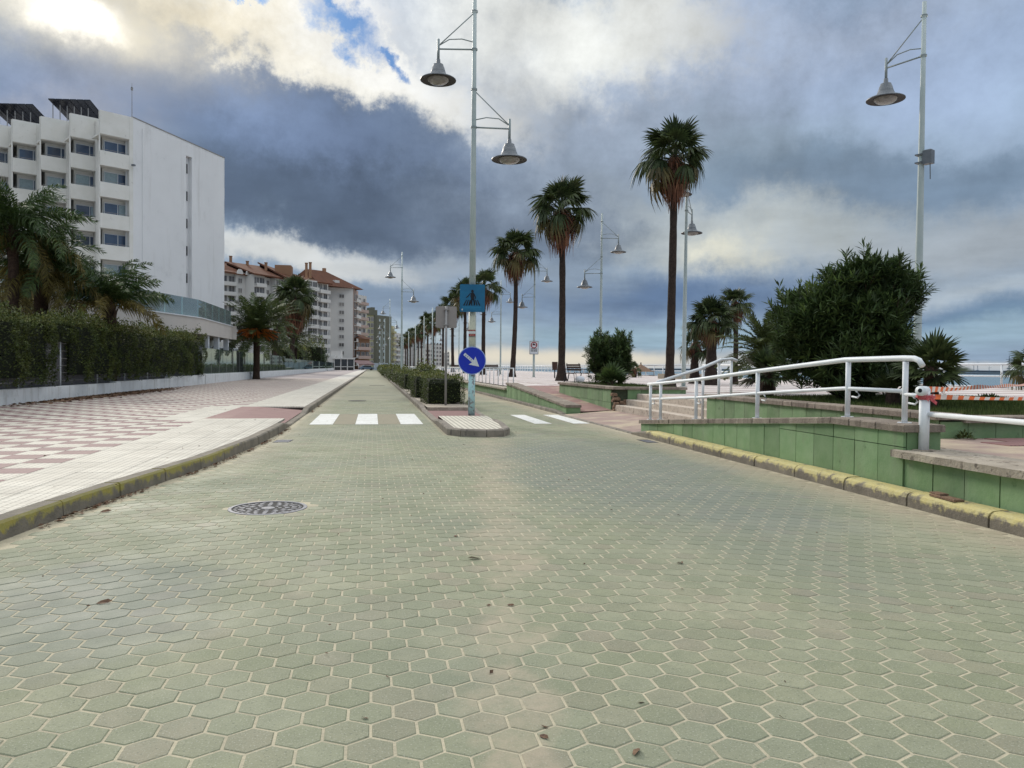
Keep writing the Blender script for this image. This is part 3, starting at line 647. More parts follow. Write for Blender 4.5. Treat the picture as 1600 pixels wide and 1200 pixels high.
# ------------------------------------------------------------------ left pavement
pv = O('pavement_left', None, kind='structure')
b = MB()
ys = [-5, 1, 3, 5, 6.1, 7.3, 8.5, 10.2, 12.9, 15, 18, 70]
ys = [-5, 1, 3, 5, 6.1, 7.3, 8.5, 10.2, 12.9, 15, 17.1, 22.5, 70]
for a, c in zip(ys, ys[1:]):
    e0, e1 = (KX(a)-0.15, KX(c)-0.15) if a != 17.1 else (-3.58, -3.58)
    b.face([(-9.7, a, 0.118), (e0, a, 0.118), (e1, c, 0.118), (-9.7, c, 0.118)])
O('bedding', b, mats=[Mt['grout']], parent=pv)
TS = 0.45; tiles = []
x0 = -3.55
for i in range(-14, 5):
    for jn in range(-2, 148):
        xa = x0+i*TS; ya = 3.4+jn*TS
        l0, l1 = KX(ya)-0.162, KX(ya+TS)-0.162
        xb, xb2 = min(xa+TS, l0), min(xa+TS, l1)
        if max(xb, xb2)-xa < 0.05: continue
        xb, xb2 = max(xb, xa+0.01), max(xb2, xa+0.01)
        ramp = 17.1 < ya+0.2 < 22.5 and xa > -3.6
        if ramp: continue
        col = ('red' if (i+jn) % 2 else 'white') if xa+0.01 < x0 else 'white'
        if 17.0 <= ya+0.2 <= 22.8 and -4.5 < xa < -3.6: col = 'white'
        tiles.append((xa, xb, ya, ya+TS, col, xb2))
tiles.sort(key=lambda t: ((t[0]+t[1])/2)**2+((t[2]+t[3])/2)**2+(0 if visible((t[0]+t[1])/2, t[2]) else 1e4))
tm = {}
for c in ('red', 'white'):
    q = MB(); q.cham(0, TS-0.006, 0, TS-0.006, -0.02, 0.022, 0.003); tm[c] = q.mesh('paving_slab', [Mt[c+'_tile']])
st = MB()
for k, (xa, xb, ya, yb, c, xc) in enumerate(tiles):
    dz = R_.uniform(-.0012, .0012)
    if k < 300:
        if min(xb, xc)-xa > TS-0.01: O('paving_slab', tm[c], parent=pv, loc=(xa+0.003, ya+0.003, 0.118+dz))
        else:
            q = MB(); q.prism([(xa+0.003, ya+0.003), (xb, ya+0.003), (xc, yb-0.003), (xa+0.003, yb-0.003)], 0.098, 0.14+dz, 0.003); O('paving_slab', q, mats=[Mt[c+'_tile']], parent=pv)
    else: st.prism([(xa+0.003, ya+0.003), (xb-0.003, ya+0.003), (xc-0.003, yb-0.003), (xa+0.003, yb-0.003)], 0.11, 0.14+dz, 0.0, mi=0 if c == 'red' else 1, bot=False)
O('paving_slab_field', st, mats=[Mt['red_tile'], Mt['white_tile']], parent=pv, kind='stuff')
# dropped red ribbed patch at the crossing
b = MB(); 
for k in range(11):
    xa = -3.58+k*0.155; xb = xa+0.155
    za, zb = 0.139-max(0, (xa+3.1))*0.080, 0.139-max(0, (xb+3.1))*0.080
    b.face([(xa, 17.1, za), (xb, 17.1, zb), (xb, 22.5, zb), (xa, 22.5, za)])
O('ribbed_patch', b, mats=[Mt['red_ribbed']], parent=pv)
b = MB(); b.face([(-9.7, 70, 0.14), (-3.6, 70, 0.14), (-3.6, 262, 0.14), (-9.7, 262, 0.14)], 0); b.face([(-3.6, 70, 0.14), (-1.87, 70, 0.14), (-1.87, 262, 0.14), (-3.6, 262, 0.14)], 1)
mp = mat('far_checks', (0.40, 0.345, 0.33), (0.35, 0.30, 0.29), 2.0, 0.85)
O('far_paving', b, mats=[mp, Mt['white_tile_far']], parent=pv)

# ------------------------------------------------------------------ median island
isl = O('median', None, kind='structure')
OUT = [(1.40, 260), (1.40, 14.62), (1.62, 14.22), (2.09, 14.06), (2.42, 14.16), (2.62, 14.6), (2.72, 15.7), (3.0, 22.0), (3.0, 260)]
def inset(poly, d):
    res = []
    for k, p in enumerate(poly):
        a = poly[max(k-1, 0)]; c = poly[min(k+1, len(poly)-1)]
        t = Vector((c[0]-a[0], c[1]-a[1])).normalized(); n = Vector((-t.y, t.x)); res.append((p[0]+n.x*d, p[1]+n.y*d))
    return res
INN = inset(OUT, 0.14)
def kh(y): return 0.05 if 18.3 < y < 22.0 else (0.14 if y < 17.6 or y > 22.8 else 0.09)
def seg_stone(p0, p1, q0, q1, h0, h1, m='kerb'):
    b = MB(); sh = lambda a, c, t: (a[0]+(c[0]-a[0])*t, a[1]+(c[1]-a[1])*t)
    L_ = math.hypot(p1[0]-p0[0], p1[1]-p0[1]) or 1; t0, t1 = 0.006/L_, 1-0.006/L_
    A, B_ = sh(p0, p1, t0), sh(p0, p1, t1); C, D = sh(q0, q1, t1), sh(q0, q1, t0)
    Ai = (A[0]+(D[0]-A[0])*.18, A[1]+(D[1]-A[1])*.18); Bi = (B_[0]+(C[0]-B_[0])*.18, B_[1]+(C[1]-B_[1])*.18)
    v = [(*A, -0.05), (*B_, -0.05), (*C, -0.05), (*D, -0.05), (*A, h0-0.025), (*B_, h1-0.025), (*C, h1), (*D, h0), (*Ai, h0), (*Bi, h1)]
    b.v = v; b.f = [(0, 1, 5, 4), (4, 5, 9, 8), (8, 9, 6, 7), (1, 2, 6, 9, 5), (2, 3, 7, 6), (3, 0, 4, 8, 7)]; b.m = [0]*6; b.a = [.5]*6
    O('kerb_stone', b, mats=[Mt[m]], parent=isl)
for k in range(len(OUT)-1):
    p0, p1, q0, q1 = OUT[k], OUT[k+1], INN[k], INN[k+1]
    Ls = math.hypot(p1[0]-p0[0], p1[1]-p0[1]); 
    if Ls > 50:
        a, c = (p0, p1) if p0[1] < p1[1] else (p1, p0); qa, qc = (q0, q1) if p0[1] < p1[1] else (q1, q0)
        yy = a[1]; stp = 1.0
        while yy < 259:
            y2 = min(yy+stp, 260); f0, f1 = (yy-a[1])/(c[1]-a[1]), (y2-a[1])/(c[1]-a[1])
            e = lambda u, w, f: (u[0]+(w[0]-u[0])*f, u[1]+(w[1]-u[1])*f)
            seg_stone(*((e(a, c, f1), e(a, c, f0), e(qa, qc, f1), e(qa, qc, f0), kh(y2), kh(yy)) if p0[1] > p1[1] else (e(a, c, f0), e(a, c, f1), e(qa, qc, f0), e(qa, qc, f1), kh(yy), kh(y2))))
            yy = y2; stp = 1.0 if yy < 30 else 14.0
    else:
        n = max(1, int(round(Ls/(0.35 if k < 6 else 1.0))))
        for i in range(n):
            f0, f1 = i/n, (i+1)/n; e = lambda u, w, f: (u[0]+(w[0]-u[0])*f, u[1]+(w[1]-u[1])*f)
            seg_stone(e(p0, p1, f0), e(p0, p1, f1), e(q0, q1, f0), e(q0, q1, f1), kh(e(p0, p1, f0)[1]), kh(e(p0, p1, f1)[1]))
tip = [p for p in INN[1:7]]
b = MB(); b.face([(1.54, 18.25, 0.13)]+[(x, y, 0.13) for x, y in tip]+[(2.72, 18.25, 0.13)]); O('white_ribbed_paving', b, mats=[Mt['white_ribbed']], parent=isl)
b = MB(); b.face([(1.54, 18.3, 0.045), (2.74, 18.3, 0.045), (2.84, 22.0, 0.045), (1.54, 22.0, 0.045)]); b.box(1.54, 2.74, 18.22, 18.3, 0.0, 0.128); O('red_ribbed_paving', b, mats=[Mt['red_ribbed']], parent=isl)
b = MB(); b.face([(1.54, 22.0, 0.135), (2.86, 22.0, 0.135), (2.86, 260, 0.135), (1.54, 260, 0.135)]); b.box(1.54, 2.84, 21.98, 22.02, 0.0, 0.133); O('median_paving', b, mats=[Mt['slab']], parent=isl)
b = MB(); b.face([(1.62, 23.0, 0.142), (2.78, 23.0, 0.142), (2.78, 250, 0.142), (1.62, 250, 0.142)])

# ------------------------------------------------------------------ right side: walls, ramps, steps, promenade
def wall_face_x(parent, X, ya, yb, zb, zt, pw=0.4, m='green', split=None, y_ref=None, side=-1, th=0.03):
    """panels on a wall face at plane X, looking towards -X (side=-1)"""
    y = ya
    while y < yb-0.02:
        y2 = min(y+pw, yb); g_ = 0.0055
        parts = [(zb, zt)]
        if split is not None and zt((y+y2)/2) > split+0.06: parts = [(zb, lambda q: split-0.004), (lambda q: split+0.004, zt)]
        for (f0, f1) in parts:
            b = MB(); a, c = y+g_, y2-g_; x0_, x1_ = X+R_.uniform(-.002, .003), X+th*(-side)
            v = [(x0_, a, f0(a)), (x1_, a, f0(a)), (x1_, c, f0(c)), (x0_, c, f0(c)), (x0_, a, f1(a)), (x1_, a, f1(a)), (x1_, c, f1(c)), (x0_, c, f1(c))]
            b.v = v; b.f = [(3, 2, 1, 0), (4, 5, 6, 7), (0, 1, 5, 4), (1, 2, 6, 5), (2, 3, 7, 6), (3, 0, 4, 7)]; b.m = [0]*6; b.a = [.5]*6
            O('panel', b, mats=[Mt[m]], parent=parent)
        y = y2
def wall_face_y(parent, Y, xa, xb, zb, zt, pw=0.4, m='green', th=0.03):
    x = xa
    while x < xb-0.02:
        x2 = min(x+pw, xb); b = MB(); b.box(x+0.004, x2-0.004, Y+R_.uniform(-.002, .003), Y+th, zb, zt); O('panel', b, mats=[Mt[m]], parent=parent); x = x2
def coping_x(parent, x0, x1, ya, yb, zt, th=0.075, step=0.25, m='coping'):
    y = ya
    while y < yb-0.02:
        y2 = min(y+step*R_.choice((0.8, 1.0, 1.0, 1.9)), yb); 
        if yb-y2 < 0.1: y2 = yb
        b = MB(); dx = R_.uniform(-.012, .010); a, c = y+0.005, y2-0.005; za, zc = zt(a), zt(c); bb = 0.012
        b.v = [(x0+dx, a, za-th), (x1, a, za-th), (x1, c, zc-th), (x0+dx, c, zc-th), (x0+dx, a, za-bb), (x1, a, za-bb), (x1, c, zc-bb), (x0+dx, c, zc-bb), (x0+dx+bb, a+.004, za), (x1-bb, a+.004, za), (x1-bb, c-.004, zc), (x0+dx+bb, c-.004, zc)]
        b.f = [(3, 2, 1, 0), (0, 1, 5, 4), (1, 2, 6, 5), (2, 3, 7, 6), (3, 0, 4, 7), (4, 5, 9, 8), (5, 6, 10, 9), (6, 7, 11, 10), (7, 4, 8, 11), (8, 9, 10, 11)]; b.m = [0]*10; b.a = [.5]*10
        O('coping_stone', b, mats=[Mt[m]], parent=parent); y = y2
def coping_y(parent, xa, xb, y0, y1, z, th=0.075, step=0.25, m='coping'):
    x = xa
    while x < xb-0.02:
        x2 = min(x+step*R_.choice((1.0, 1.0, 1.8)), xb)
        if xb-x2 < 0.1: x2 = xb
        b = MB(); b.cham(x+0.005, x2-0.005, y0+R_.uniform(-.005, .005), y1, z-th, z, 0.012); O('coping_stone', b, mats=[Mt[m]], parent=parent); x = x2
def core_x(parent, x0, x1, ya, yb, zt, z0=-0.1, n=1):
    b = MB()
    for k in range(n):
        a, c = ya+(yb-ya)*k/n, ya+(yb-ya)*(k+1)/n
        i = len(b.v); b.v += [(x0, a, z0), (x1, a, z0), (x1, c, z0), (x0, c, z0), (x0, a, zt(a)), (x1, a, zt(a)), (x1, c, zt(c)), (x0, c, zt(c))]
        for q in ((3, 2, 1, 0), (4, 5, 6, 7), (0, 1, 5, 4), (1, 2, 6, 5), (2, 3, 7, 6), (3, 0, 4, 7)): b.f.append(tuple(i+t for t in q)); b.m.append(0); b.a.append(.5)
    O('wall_core', b, mats=[Mt['core']], parent=parent)

# near ramp wall: coping climbs from .28 (far end) to .76 then runs level to its near end
def zr(y): return 0.76 if y < 8.1 else 0.76-(y-8.1)*(0.48/6.5)
w1 = T('ramp_wall', 'green panelled ramp wall with rough stone coping behind the yellow kerb', 'wall', (5.28, 6.9, 0))
w1.location = (0, 0, 0)
core_x(w1, 5.30, 5.68, 6.93, 8.1, lambda y: zr(y)-0.08); core_x(w1, 5.30, 5.68, 8.1, 14.57, lambda y: zr(y)-0.08)
wall_face_x(w1, 5.275, 6.90, 14.6, lambda y: 0.02, lambda y: zr(y)-0.078, split=0.53)
coping_x(w1, 5.24, 5.72, 6.86, 8.1, zr); coping_x(w1, 5.24, 5.72, 8.1, 14.65, zr)
wall_face_y(w1, 6.90, 5.31, 5.70, 0.45, 0.68)
# near slab wall
w2 = T('platform_wall', 'green panelled wall under the rough projecting concrete slab at right', 'wall')
core_x(w2, 5.31, 5.6, -2.0, 6.88, lambda y: 0.40)
wall_face_x(w2, 5.29, -1.9, 6.90, lambda y: 0.02, lambda y: 0.424)
b = MB(); n = 44
for k in range(n):                                   # rough broken front edge
    ya, yb = -2+9.0*k/n, -2+9.0*(k+1)/n
    def e(y): return 5.20+0.018*mnoise.noise(Vector((y*3.1, 0, 0)))+0.012*mnoise.noise(Vector((y*9, 2, 0))), 0.428+0.012*mnoise.noise(Vector((y*5, 7, 0))), 0.497+0.006*mnoise.noise(Vector((y*6, 3, 0)))
    (xa, la, ta), (xb, lb, tb) = e(ya), e(yb)
    b.face([(xa, ya, la), (xa, ya, ta), (xb, yb, tb), (xb, yb, lb)][::-1]); b.face([(xa, ya, ta), (5.25, ya, 0.502), (5.25, yb, 0.502), (xb, yb, tb)]); b.face([(5.6, ya, la), (xa, ya, la), (xb, yb, lb), (5.6, yb, lb)])
    b.face([(5.25, ya, 0.502), (5.85, ya, 0.502), (5.85, yb, 0.502), (5.25, yb, 0.502)])
b.face([(5.2, 7.0, 0.43), (5.85, 7.0, 0.43), (5.85, 7.0, 0.502), (5.2, 7.0, 0.502)][::-1])
O('edge_slab', b, mats=[Mt['slab']], parent=w2)
# floor of the low platform, drifted sand and red ribbed tiles
b = MB(); b.face([(5.85, -20, 0.502), (60, -20, 0.502), (60, 8.06, 0.502), (5.85, 8.06, 0.502)]); b.face([(5.7, 7.0, 0.5), (5.85, 7.0, 0.5), (5.85, 8.06, 0.5), (5.7, 8.06, 0.5)])
O('platform_floor', b, mats=[Mt['pinkpave']], kind='structure')
pf = O('platform_paving', None, kind='structure')
for xx in range(0, 9):
    for yy in range(0, 4):
        if xx*0.4+yy*0.3 < 0.9 and yy != 2: continue
        q = MB(); q.cham(6.75+xx*0.405, 6.75+xx*0.405+0.40, 6.35+yy*0.405, 6.35+yy*0.405+0.40, 0.49, 0.512, 0.004); O('ribbed_tile', q, mats=[Mt['red_ribbed']], parent=pf)
# ramp between near wall and planter
b = MB(); b.face([(5.69, 8.06, 0.50), (6.62, 8.06, 0.50), (6.62, 14.6, 0.13), (5.69, 14.6, 0.10)]); O('ramp_near', b, mats=[Mt['pinkpave']], kind='structure')
b = MB(); b.face([(5.16, 14.6, 0.02), (6.62, 14.6, 0.13), (6.62, 20.5, 0.13), (5.16, 20.5, 0.02)]); O('apron', b, mats=[Mt['pinkpave']], kind='structure')
# planter wall
ZP = 0.80
w3 = T('planter_wall', 'green panelled planter wall with stone coping below the big oleander', 'wall')
core_x(w3, 6.63, 6.85, 8.09, 14.42, lambda y: ZP-0.08); wall_face_x(w3, 6.60, 8.06, 14.45, lambda y: 0.1, lambda y: ZP-0.078)
coping_x(w3, 6.56, 6.92, 8.02, 14.5, lambda y: ZP)
b = MB(); b.box(6.86, 12.8, 8.09, 8.3, 0.3, 0.71); b.box(6.9, 12.5, 14.2, 14.4, 0.3, 0.70); b.box(12.5, 12.8, 8.31, 14.4, 0.3, 0.70); O('wall_core', b, mats=[Mt['core']], parent=w3)
wall_face_y(w3, 8.055, 6.64, 12.8, 0.49, 0.70, 0.38); coping_y(w3, 6.94, 12.8, 8.0, 8.34, 0.765)
wall_face_y(w3, 14.43, 6.85, 12.5, 0.1, 0.70, 0.4)
coping_y(w3, 6.94, 12.8, 14.2, 14.5, 0.765)
def mound(x, y, cx, cy, rx_, ry_, h): return h*math.exp(-(((x-cx)/rx_)**2+((y-cy)/ry_)**2))
def zg1(x, y): return 0.73+mound(x, y, 9.2, 11.6, 1.7, 1.7, 0.10)+0.02*mnoise.noise(Vector((x*2, y*2, 0)))
b = MB(); grid(b, 6.86, 12.6, 8.3, 14.25, 0, 16, 16, zg1); O('planter_soil', b, mats=[Mt['earth']], kind='structure', smooth=True)
# steps
sp_ = T('stone_steps', 'worn stone steps between the two green planter walls', 'steps')
for k, (xa, xb, z) in enumerate(((6.60, 6.93, 0.29), (6.92, 7.25, 0.44), (7.24, 7.62, 0.60))):
    y = 14.5
    while y < 20.38:
        y2 = min(y+1.2, 20.38); q = MB(); q.cham(xa, xb, y+0.003, y2-0.003, 0.05, z, 0.012); O('step_stone', q, mats=[Mt['step']], parent=sp_); y = y2
# mid planter
w4 = T('planter_wall', 'low green panelled planter wall around the smaller oleander, its corner broken open', 'wall')
core_x(w4, 6.63, 6.85, 20.45, 26.8, lambda y: 0.71); wall_face_x(w4, 6.60, 20.75, 26.8, lambda y: 0.05, lambda y: 0.715, split=0.34)
coping_x(w4, 6.55, 6.9, 20.36, 26.85, lambda y: 0.79, step=0.4)
b = MB(); b.box(6.85, 8.7, 20.45, 20.6, 0, 0.70); b.box(6.9, 8.7, 26.6, 26.75, 0, 0.70); b.box(8.5, 8.7, 20.61, 26.6, 0, 0.70); O('wall_core', b, mats=[Mt['core']], parent=w4)
wall_face_y(w4, 20.41, 6.98, 8.7, 0.14, 0.71); coping_y(w4, 6.92, 8.72, 20.36, 20.65, 0.79, step=0.4)
b = MB()
for k in range(46):
    t = R_.random(); x = 6.60+R_.random()*0.36; y = 20.36+R_.random()*0.2; z = 0.08+R_.random()**1.6*0.5*(1-(x-6.6)*1.2); s = R_.uniform(0.035, 0.085)
    b.cham(x-s, x+s, y-s, y+s, z, z+s*1.1, s*0.3)
O('broken_corner', b, mats=[Mt['rubble']], parent=w4, label='crumbled brick where the corner has lost its panels')
b = MB(); grid(b, 6.85, 8.6, 20.6, 26.6, 0, 6, 14, lambda x, y: 0.72+0.03*mnoise.noise(Vector((x*2, y*2, 0)))); O('planter_soil_far', b, mats=[Mt['earth']], kind='structure')
# far ramp wall and the low road-side wall beyond it
def zf(y): return 0.28+(y-20.6)*(0.41/9.6)
w5 = T('ramp_wall', 'green panelled far ramp wall sloping down towards the crossing', 'wall')
core_x(w5, 5.30, 5.66, 20.63, 30.2, lambda y: zf(y)-0.08); wall_face_x(w5, 5.275, 20.6, 30.2, lambda y: 0.02, lambda y: zf(y)-0.078)
coping_x(w5, 5.24, 5.70, 20.55, 30.25, zf, step=0.3); wall_face_y(w5, 20.58, 5.30, 5.68, 0.02, 0.20)
w6 = T('roadside_wall', 'low green stained wall with a white railing along the far promenade', 'wall')
core_x(w6, 5.32, 5.7, 30.25, 62, lambda y: 0.38); wall_face_x(w6, 5.30, 30.22, 62, lambda y: 0.02, lambda y: 0.40, pw=0.8)
b = MB(); b.box(5.30, 5.7, 62.01, 250, 0, 0.40); O('far_run', b, mats=[Mt['green']], parent=w6)
coping_x(w6, 5.20, 5.80, 30.27, 62, lambda y: 0.47, step=0.9, m='slab'); b = MB(); b.box(5.20, 5.8, 62.01, 250, 0.401, 0.47); O('far_coping', b, mats=[Mt['slab']], parent=w6)
b = MB(); b.face([(5.68, 20.6, 0.09), (6.62, 20.6, 0.13), (6.62, 30.2, 0.57), (5.68, 30.2, 0.55)]); b.face([(6.62, 26.8, 0.42), (7.6, 26.8, 0.59), (7.6, 30.2, 0.59), (6.62, 30.2, 0.57)])
O('ramp_far', b, mats=[mat('ramp_red', (0.27, 0.15, 0.135), (0.33, 0.20, 0.175), 3, .85, spots=[(1.2, .5, .15, (.45, .36, .25), .7)])], kind='structure')
# promenade
b = MB()
b.face([(7.6, 14.48, 0.598), (27.2, 14.48, 0.598), (27.2, 300, 0.598), (7.6, 300, 0.598)]); b.face([(12.8, 8.07, 0.598), (27.2, 8.07, 0.598), (27.2, 14.48, 0.598), (12.8, 14.48, 0.598)])
b.face([(5.70, 30.2, 0.50), (7.6, 30.2, 0.594), (7.6, 300, 0.594), (5.70, 300, 0.50)])
b.face([(27.2, -20, -0.6), (27.2, -20, 0.598), (27.2, 300, 0.598), (27.2, 300, -0.6)][::-1]); b.face([(27.2, -20, 0.597), (27.2, 8.06, 0.597), (12.8, 8.06, 0.597), (12.8, -20, 0.597)])
O('promenade', b, mats=[Mt['prom']], kind='structure')
b = MB(); 
def zbeach(x, y): return 0.35-2.1*((x-27.2)/103.0)**0.8+0.12*mnoise.noise(Vector((x*.06, y*.03, 1)))
grid(b, 27.2, 131, -60, 900, 0, 30, 60, zbeach); O('beach', b, mats=[Mt['sand']], kind='structure', smooth=True)
b = MB(); b.face([(100, -300, -1.5), (9000, -300, -1.5), (9000, 12000, -1.5), (100, 12000, -1.5)]); b.face([(27.5, 640, -1.49), (100, 640, -1.49), (100, 12000, -1.49), (27.5, 12000, -1.49)]); O('sea', b, mats=[Mt['sea']], kind='structure')

# ------------------------------------------------------------------ handrails
def tubeobj(name, pts, r, m, parent, n=10, **k):
    b = MB(); b.tube(pts, r, n); return O(name, b, mats=[Mt[m]], parent=parent, smooth=True, **k)
hr = T('handrail', 'white tubular handrail climbing along the near ramp wall', 'handrail')
RXr = 5.47
for (y, zt) in ((14.6, 1.00), (14.05, 1.02), (12.4, 1.12), (10.27, 1.28), (8.13, 1.42), (7.15, 1.42)):
    b = MB(); b.tube([(RXr, y, zr(y)-0.005), (RXr, y, zt-0.02)], 0.029, 12)
    O('post', b, mats=[Mt['white']], parent=hr, smooth=True)
    b = MB(); b.lathe([(0.07, 0.0), (0.07, 0.006), (0.035, 0.006)], 12, at=(RXr, y, zr(y))); O('base_plate', b, mats=[Mt['white']], parent=hr)
tubeobj('top_rail', [(RXr, 14.75, 0.985), (RXr, 14.05, 1.02), (RXr, 12.4, 1.12), (RXr, 10.27, 1.28), (RXr, 8.2, 1.425), (RXr, 7.2, 1.435), (RXr, 7.02, 1.43), (RXr, 6.95, 1.41), (RXr, 6.90, 1.355)], 0.030, 'white', hr, 12)
tubeobj('lower_rail', [(RXr-0.0, 14.5, 0.70), (RXr, 12.4, 0.81), (RXr, 10.27, 0.96), (RXr, 8.2, 1.09), (RXr, 7.15, 1.09)], 0.023, 'white', hr, 10)
for y, z in ((14.45, 0.70), (12.3, 0.81), (10.1, 0.96), (8.0, 1.09), (7.05, 1.06)):
    tubeobj('hook', [(RXr, y, z), (RXr, y-0.04, z-0.03), (RXr, y-0.09, z-0.07), (RXr, y-0.05, z-0.10), (RXr, y+0.05, z-0.09)], 0.011, 'white', hr, 6)
h2 = T('handrail', 'white handrail rising beside the stone steps to the promenade', 'handrail')
tubeobj('top_rail', [(5.5, 14.35, 1.03), (6.5, 14.6, 1.30), (7.05, 14.75, 1.50), (7.3, 14.8, 1.52), (7.42, 14.82, 1.48)], 0.032, 'white', h2)
for x, z0, z1 in ((6.62, 0.29, 1.32), (7.0, 0.44, 1.48), (7.3, 0.6, 1.5)):
    b = MB(); b.tube([(x, 14.68+(x-6.6)*0.2, z0), (x, 14.68+(x-6.6)*0.2, z1)], 0.028, 10); O('post', b, mats=[Mt['white']], parent=h2, smooth=True)
# square end post with its stub of rail and tied tape
ep = T('end_post', 'thick white steel post standing on the concrete slab edge with a horizontal rail', 'post', (5.47, 6.86, 0.5))
b = MB(); b.tube([(0, 0, 0), (0, 0, 0.56)], 0.049, 16); O('post', b, mats=[Mt['white']], parent=ep, smooth=True)
b = MB(); b.tube([(0.02, 0.01, 0.60), (-0.085, -0.04, 0.605)], [0.050, 0.050], 18); b.tube([(-0.01, 0.0, 0.60), (0.0, 0.0, 0.54)], [0.055, 0.055], 14); O('rail_bracket', b, mats=[Mt['white']], parent=ep, smooth=True)
b = MB(); b.tube([(-0.0875, -0.0412, 0.607), (-0.07, -0.033, 0.607)], 0.021, 14); O('bracket_bore', b, mats=[Mt['black']], parent=ep)
b = MB(); b.tube([(0.02, -0.03, 0.37), (0.02, -9.0, 0.37)], 0.025, 12); O('rail', b, mats=[Mt['white']], parent=ep, smooth=True)
b = MB(); b.tube([(-0.01, 0.30, 0.56), (0.0, 0.02, 0.55)], 0.018, 8); O('lower_stub', b, mats=[Mt['white']], parent=ep, smooth=True)
b = MB(); b.lathe([(0.11, 0.0), (0.11, 0.012), (0.05, 0.012)], 14); O('base_plate', b, mats=[Mt['slab']], parent=ep)
# barrier tape
kn = MB()
for k in range(16):
    a = R_.uniform(0, 6.28); q = Vector((5.47+0.062*math.cos(a), 6.86+0.062*math.sin(a), 1.03+R_.uniform(-.02, .03))); d = Vector((R_.uniform(-.05, .08), R_.uniform(-.06, .04), R_.uniform(-.07, .05)))
    w = Vector((0.01, 0, 0.03)); kn.face([q, q+d, q+d+w, q+w])
kn.lathe([(0.058, 0.0), (0.064, 0.02), (0.058, 0.045)], 14, at=(5.47, 6.86, 1.015))
O('tape_knot', kn, mats=[Mt['tapered']], label='red barrier tape knotted round the thick white end post', category='barrier tape')
def tape(label, p0, p1, sag, n=70, w=0.065):
    b = MB(); p0, p1 = Vector(p0), Vector(p1)
    for k in range(n):
        a, c = p0.lerp(p1, k/n), p0.lerp(p1, (k+1)/n)
        sa_ = -sag*4*(k/n)*(1-k/n); sc = -sag*4*((k+1)/n)*(1-(k+1)/n)
        ta, tc_ = 0.9*math.sin(k*0.13), 0.9*math.sin((k+1)*0.13)
        f = lambda p, s, t: ((p.x, p.y, p.z+s), (p.x+w*math.sin(t)*0.5, p.y, p.z+s+w*math.cos(t)))
        u, v = f(a, sa_, ta), f(c, sc, tc_)
        b.face([u[0], v[0], v[1], u[1]], 0 if k % 2 else 1)
    O('barrier_tape', b, mats=[Mt['orange'], Mt['tapew']], label=label, category='barrier tape')
tape('upper orange and white barrier tape stretched from the end post', (5.50, 6.88, 1.085), (17.5, 17.6, 0.97), 0.0, 100, 0.06)
tape('lower orange and white barrier tape stretched from the end post', (5.50, 6.84, 1.02), (12.8, 10.3, 0.90), 0.02, 66, 0.05)

# white railing along the roadside wall far side
def rail_run(t, pts_, z0f, h, spacing, rr=0.024, mid=(0.5,), n=6):
    (x0_, y0_), (x1_, y1_) = pts_; L_ = math.hypot(x1_-x0_, y1_-y0_); k = max(1, int(L_/spacing))
    pm = MB(); pm.tube([(0, 0, 0), (0, 0, h)], rr, n); pmesh = pm.mesh('post', [Mt['white']], True)
    for i in range(k+1):
        f = i/k; x, y = x0_+(x1_-x0_)*f, y0_+(y1_-y0_)*f; O('post', pmesh, parent=t, loc=(x, y, z0f(x, y)))
    for q in mid+(1.0,):
        tubeobj('rail', [(x0_, y0_, z0f(x0_, y0_)+h*q), (x1_, y1_, z0f(x1_, y1_)+h*q)], rr*(1.15 if q == 1.0 else 0.8), 'white', t, n)
t = T('railing', 'white post railing on the low roadside wall beyond the far ramp', 'railing'); rail_run(t, ((5.62, 30.6), (5.62, 78)), lambda x, y: 0.46, 0.80, 1.25, mid=())
t = T('railing', 'distant white railing stretch along the roadside wall below the palm row', 'railing'); rail_run(t, ((5.62, 79), (5.62, 160)), lambda x, y: 0.46, 0.8, 2.0, 0.03, mid=())
t = T('railing', 'white seaside railing at the beach edge behind the right-hand tape', 'railing'); rail_run(t, ((27.0, 12), (27.0, 60)), lambda x, y: 0.59, 1.05, 3.4, 0.045, mid=(0.05, 0.5,), n=8)
t = T('railing', 'white seaside railing with close posts far along the beach', 'railing'); rail_run(t, ((27.0, 62), (27.0, 200)), lambda x, y: 0.59, 1.05, 2.3, 0.055, mid=(0.05, 0.5,), n=5)

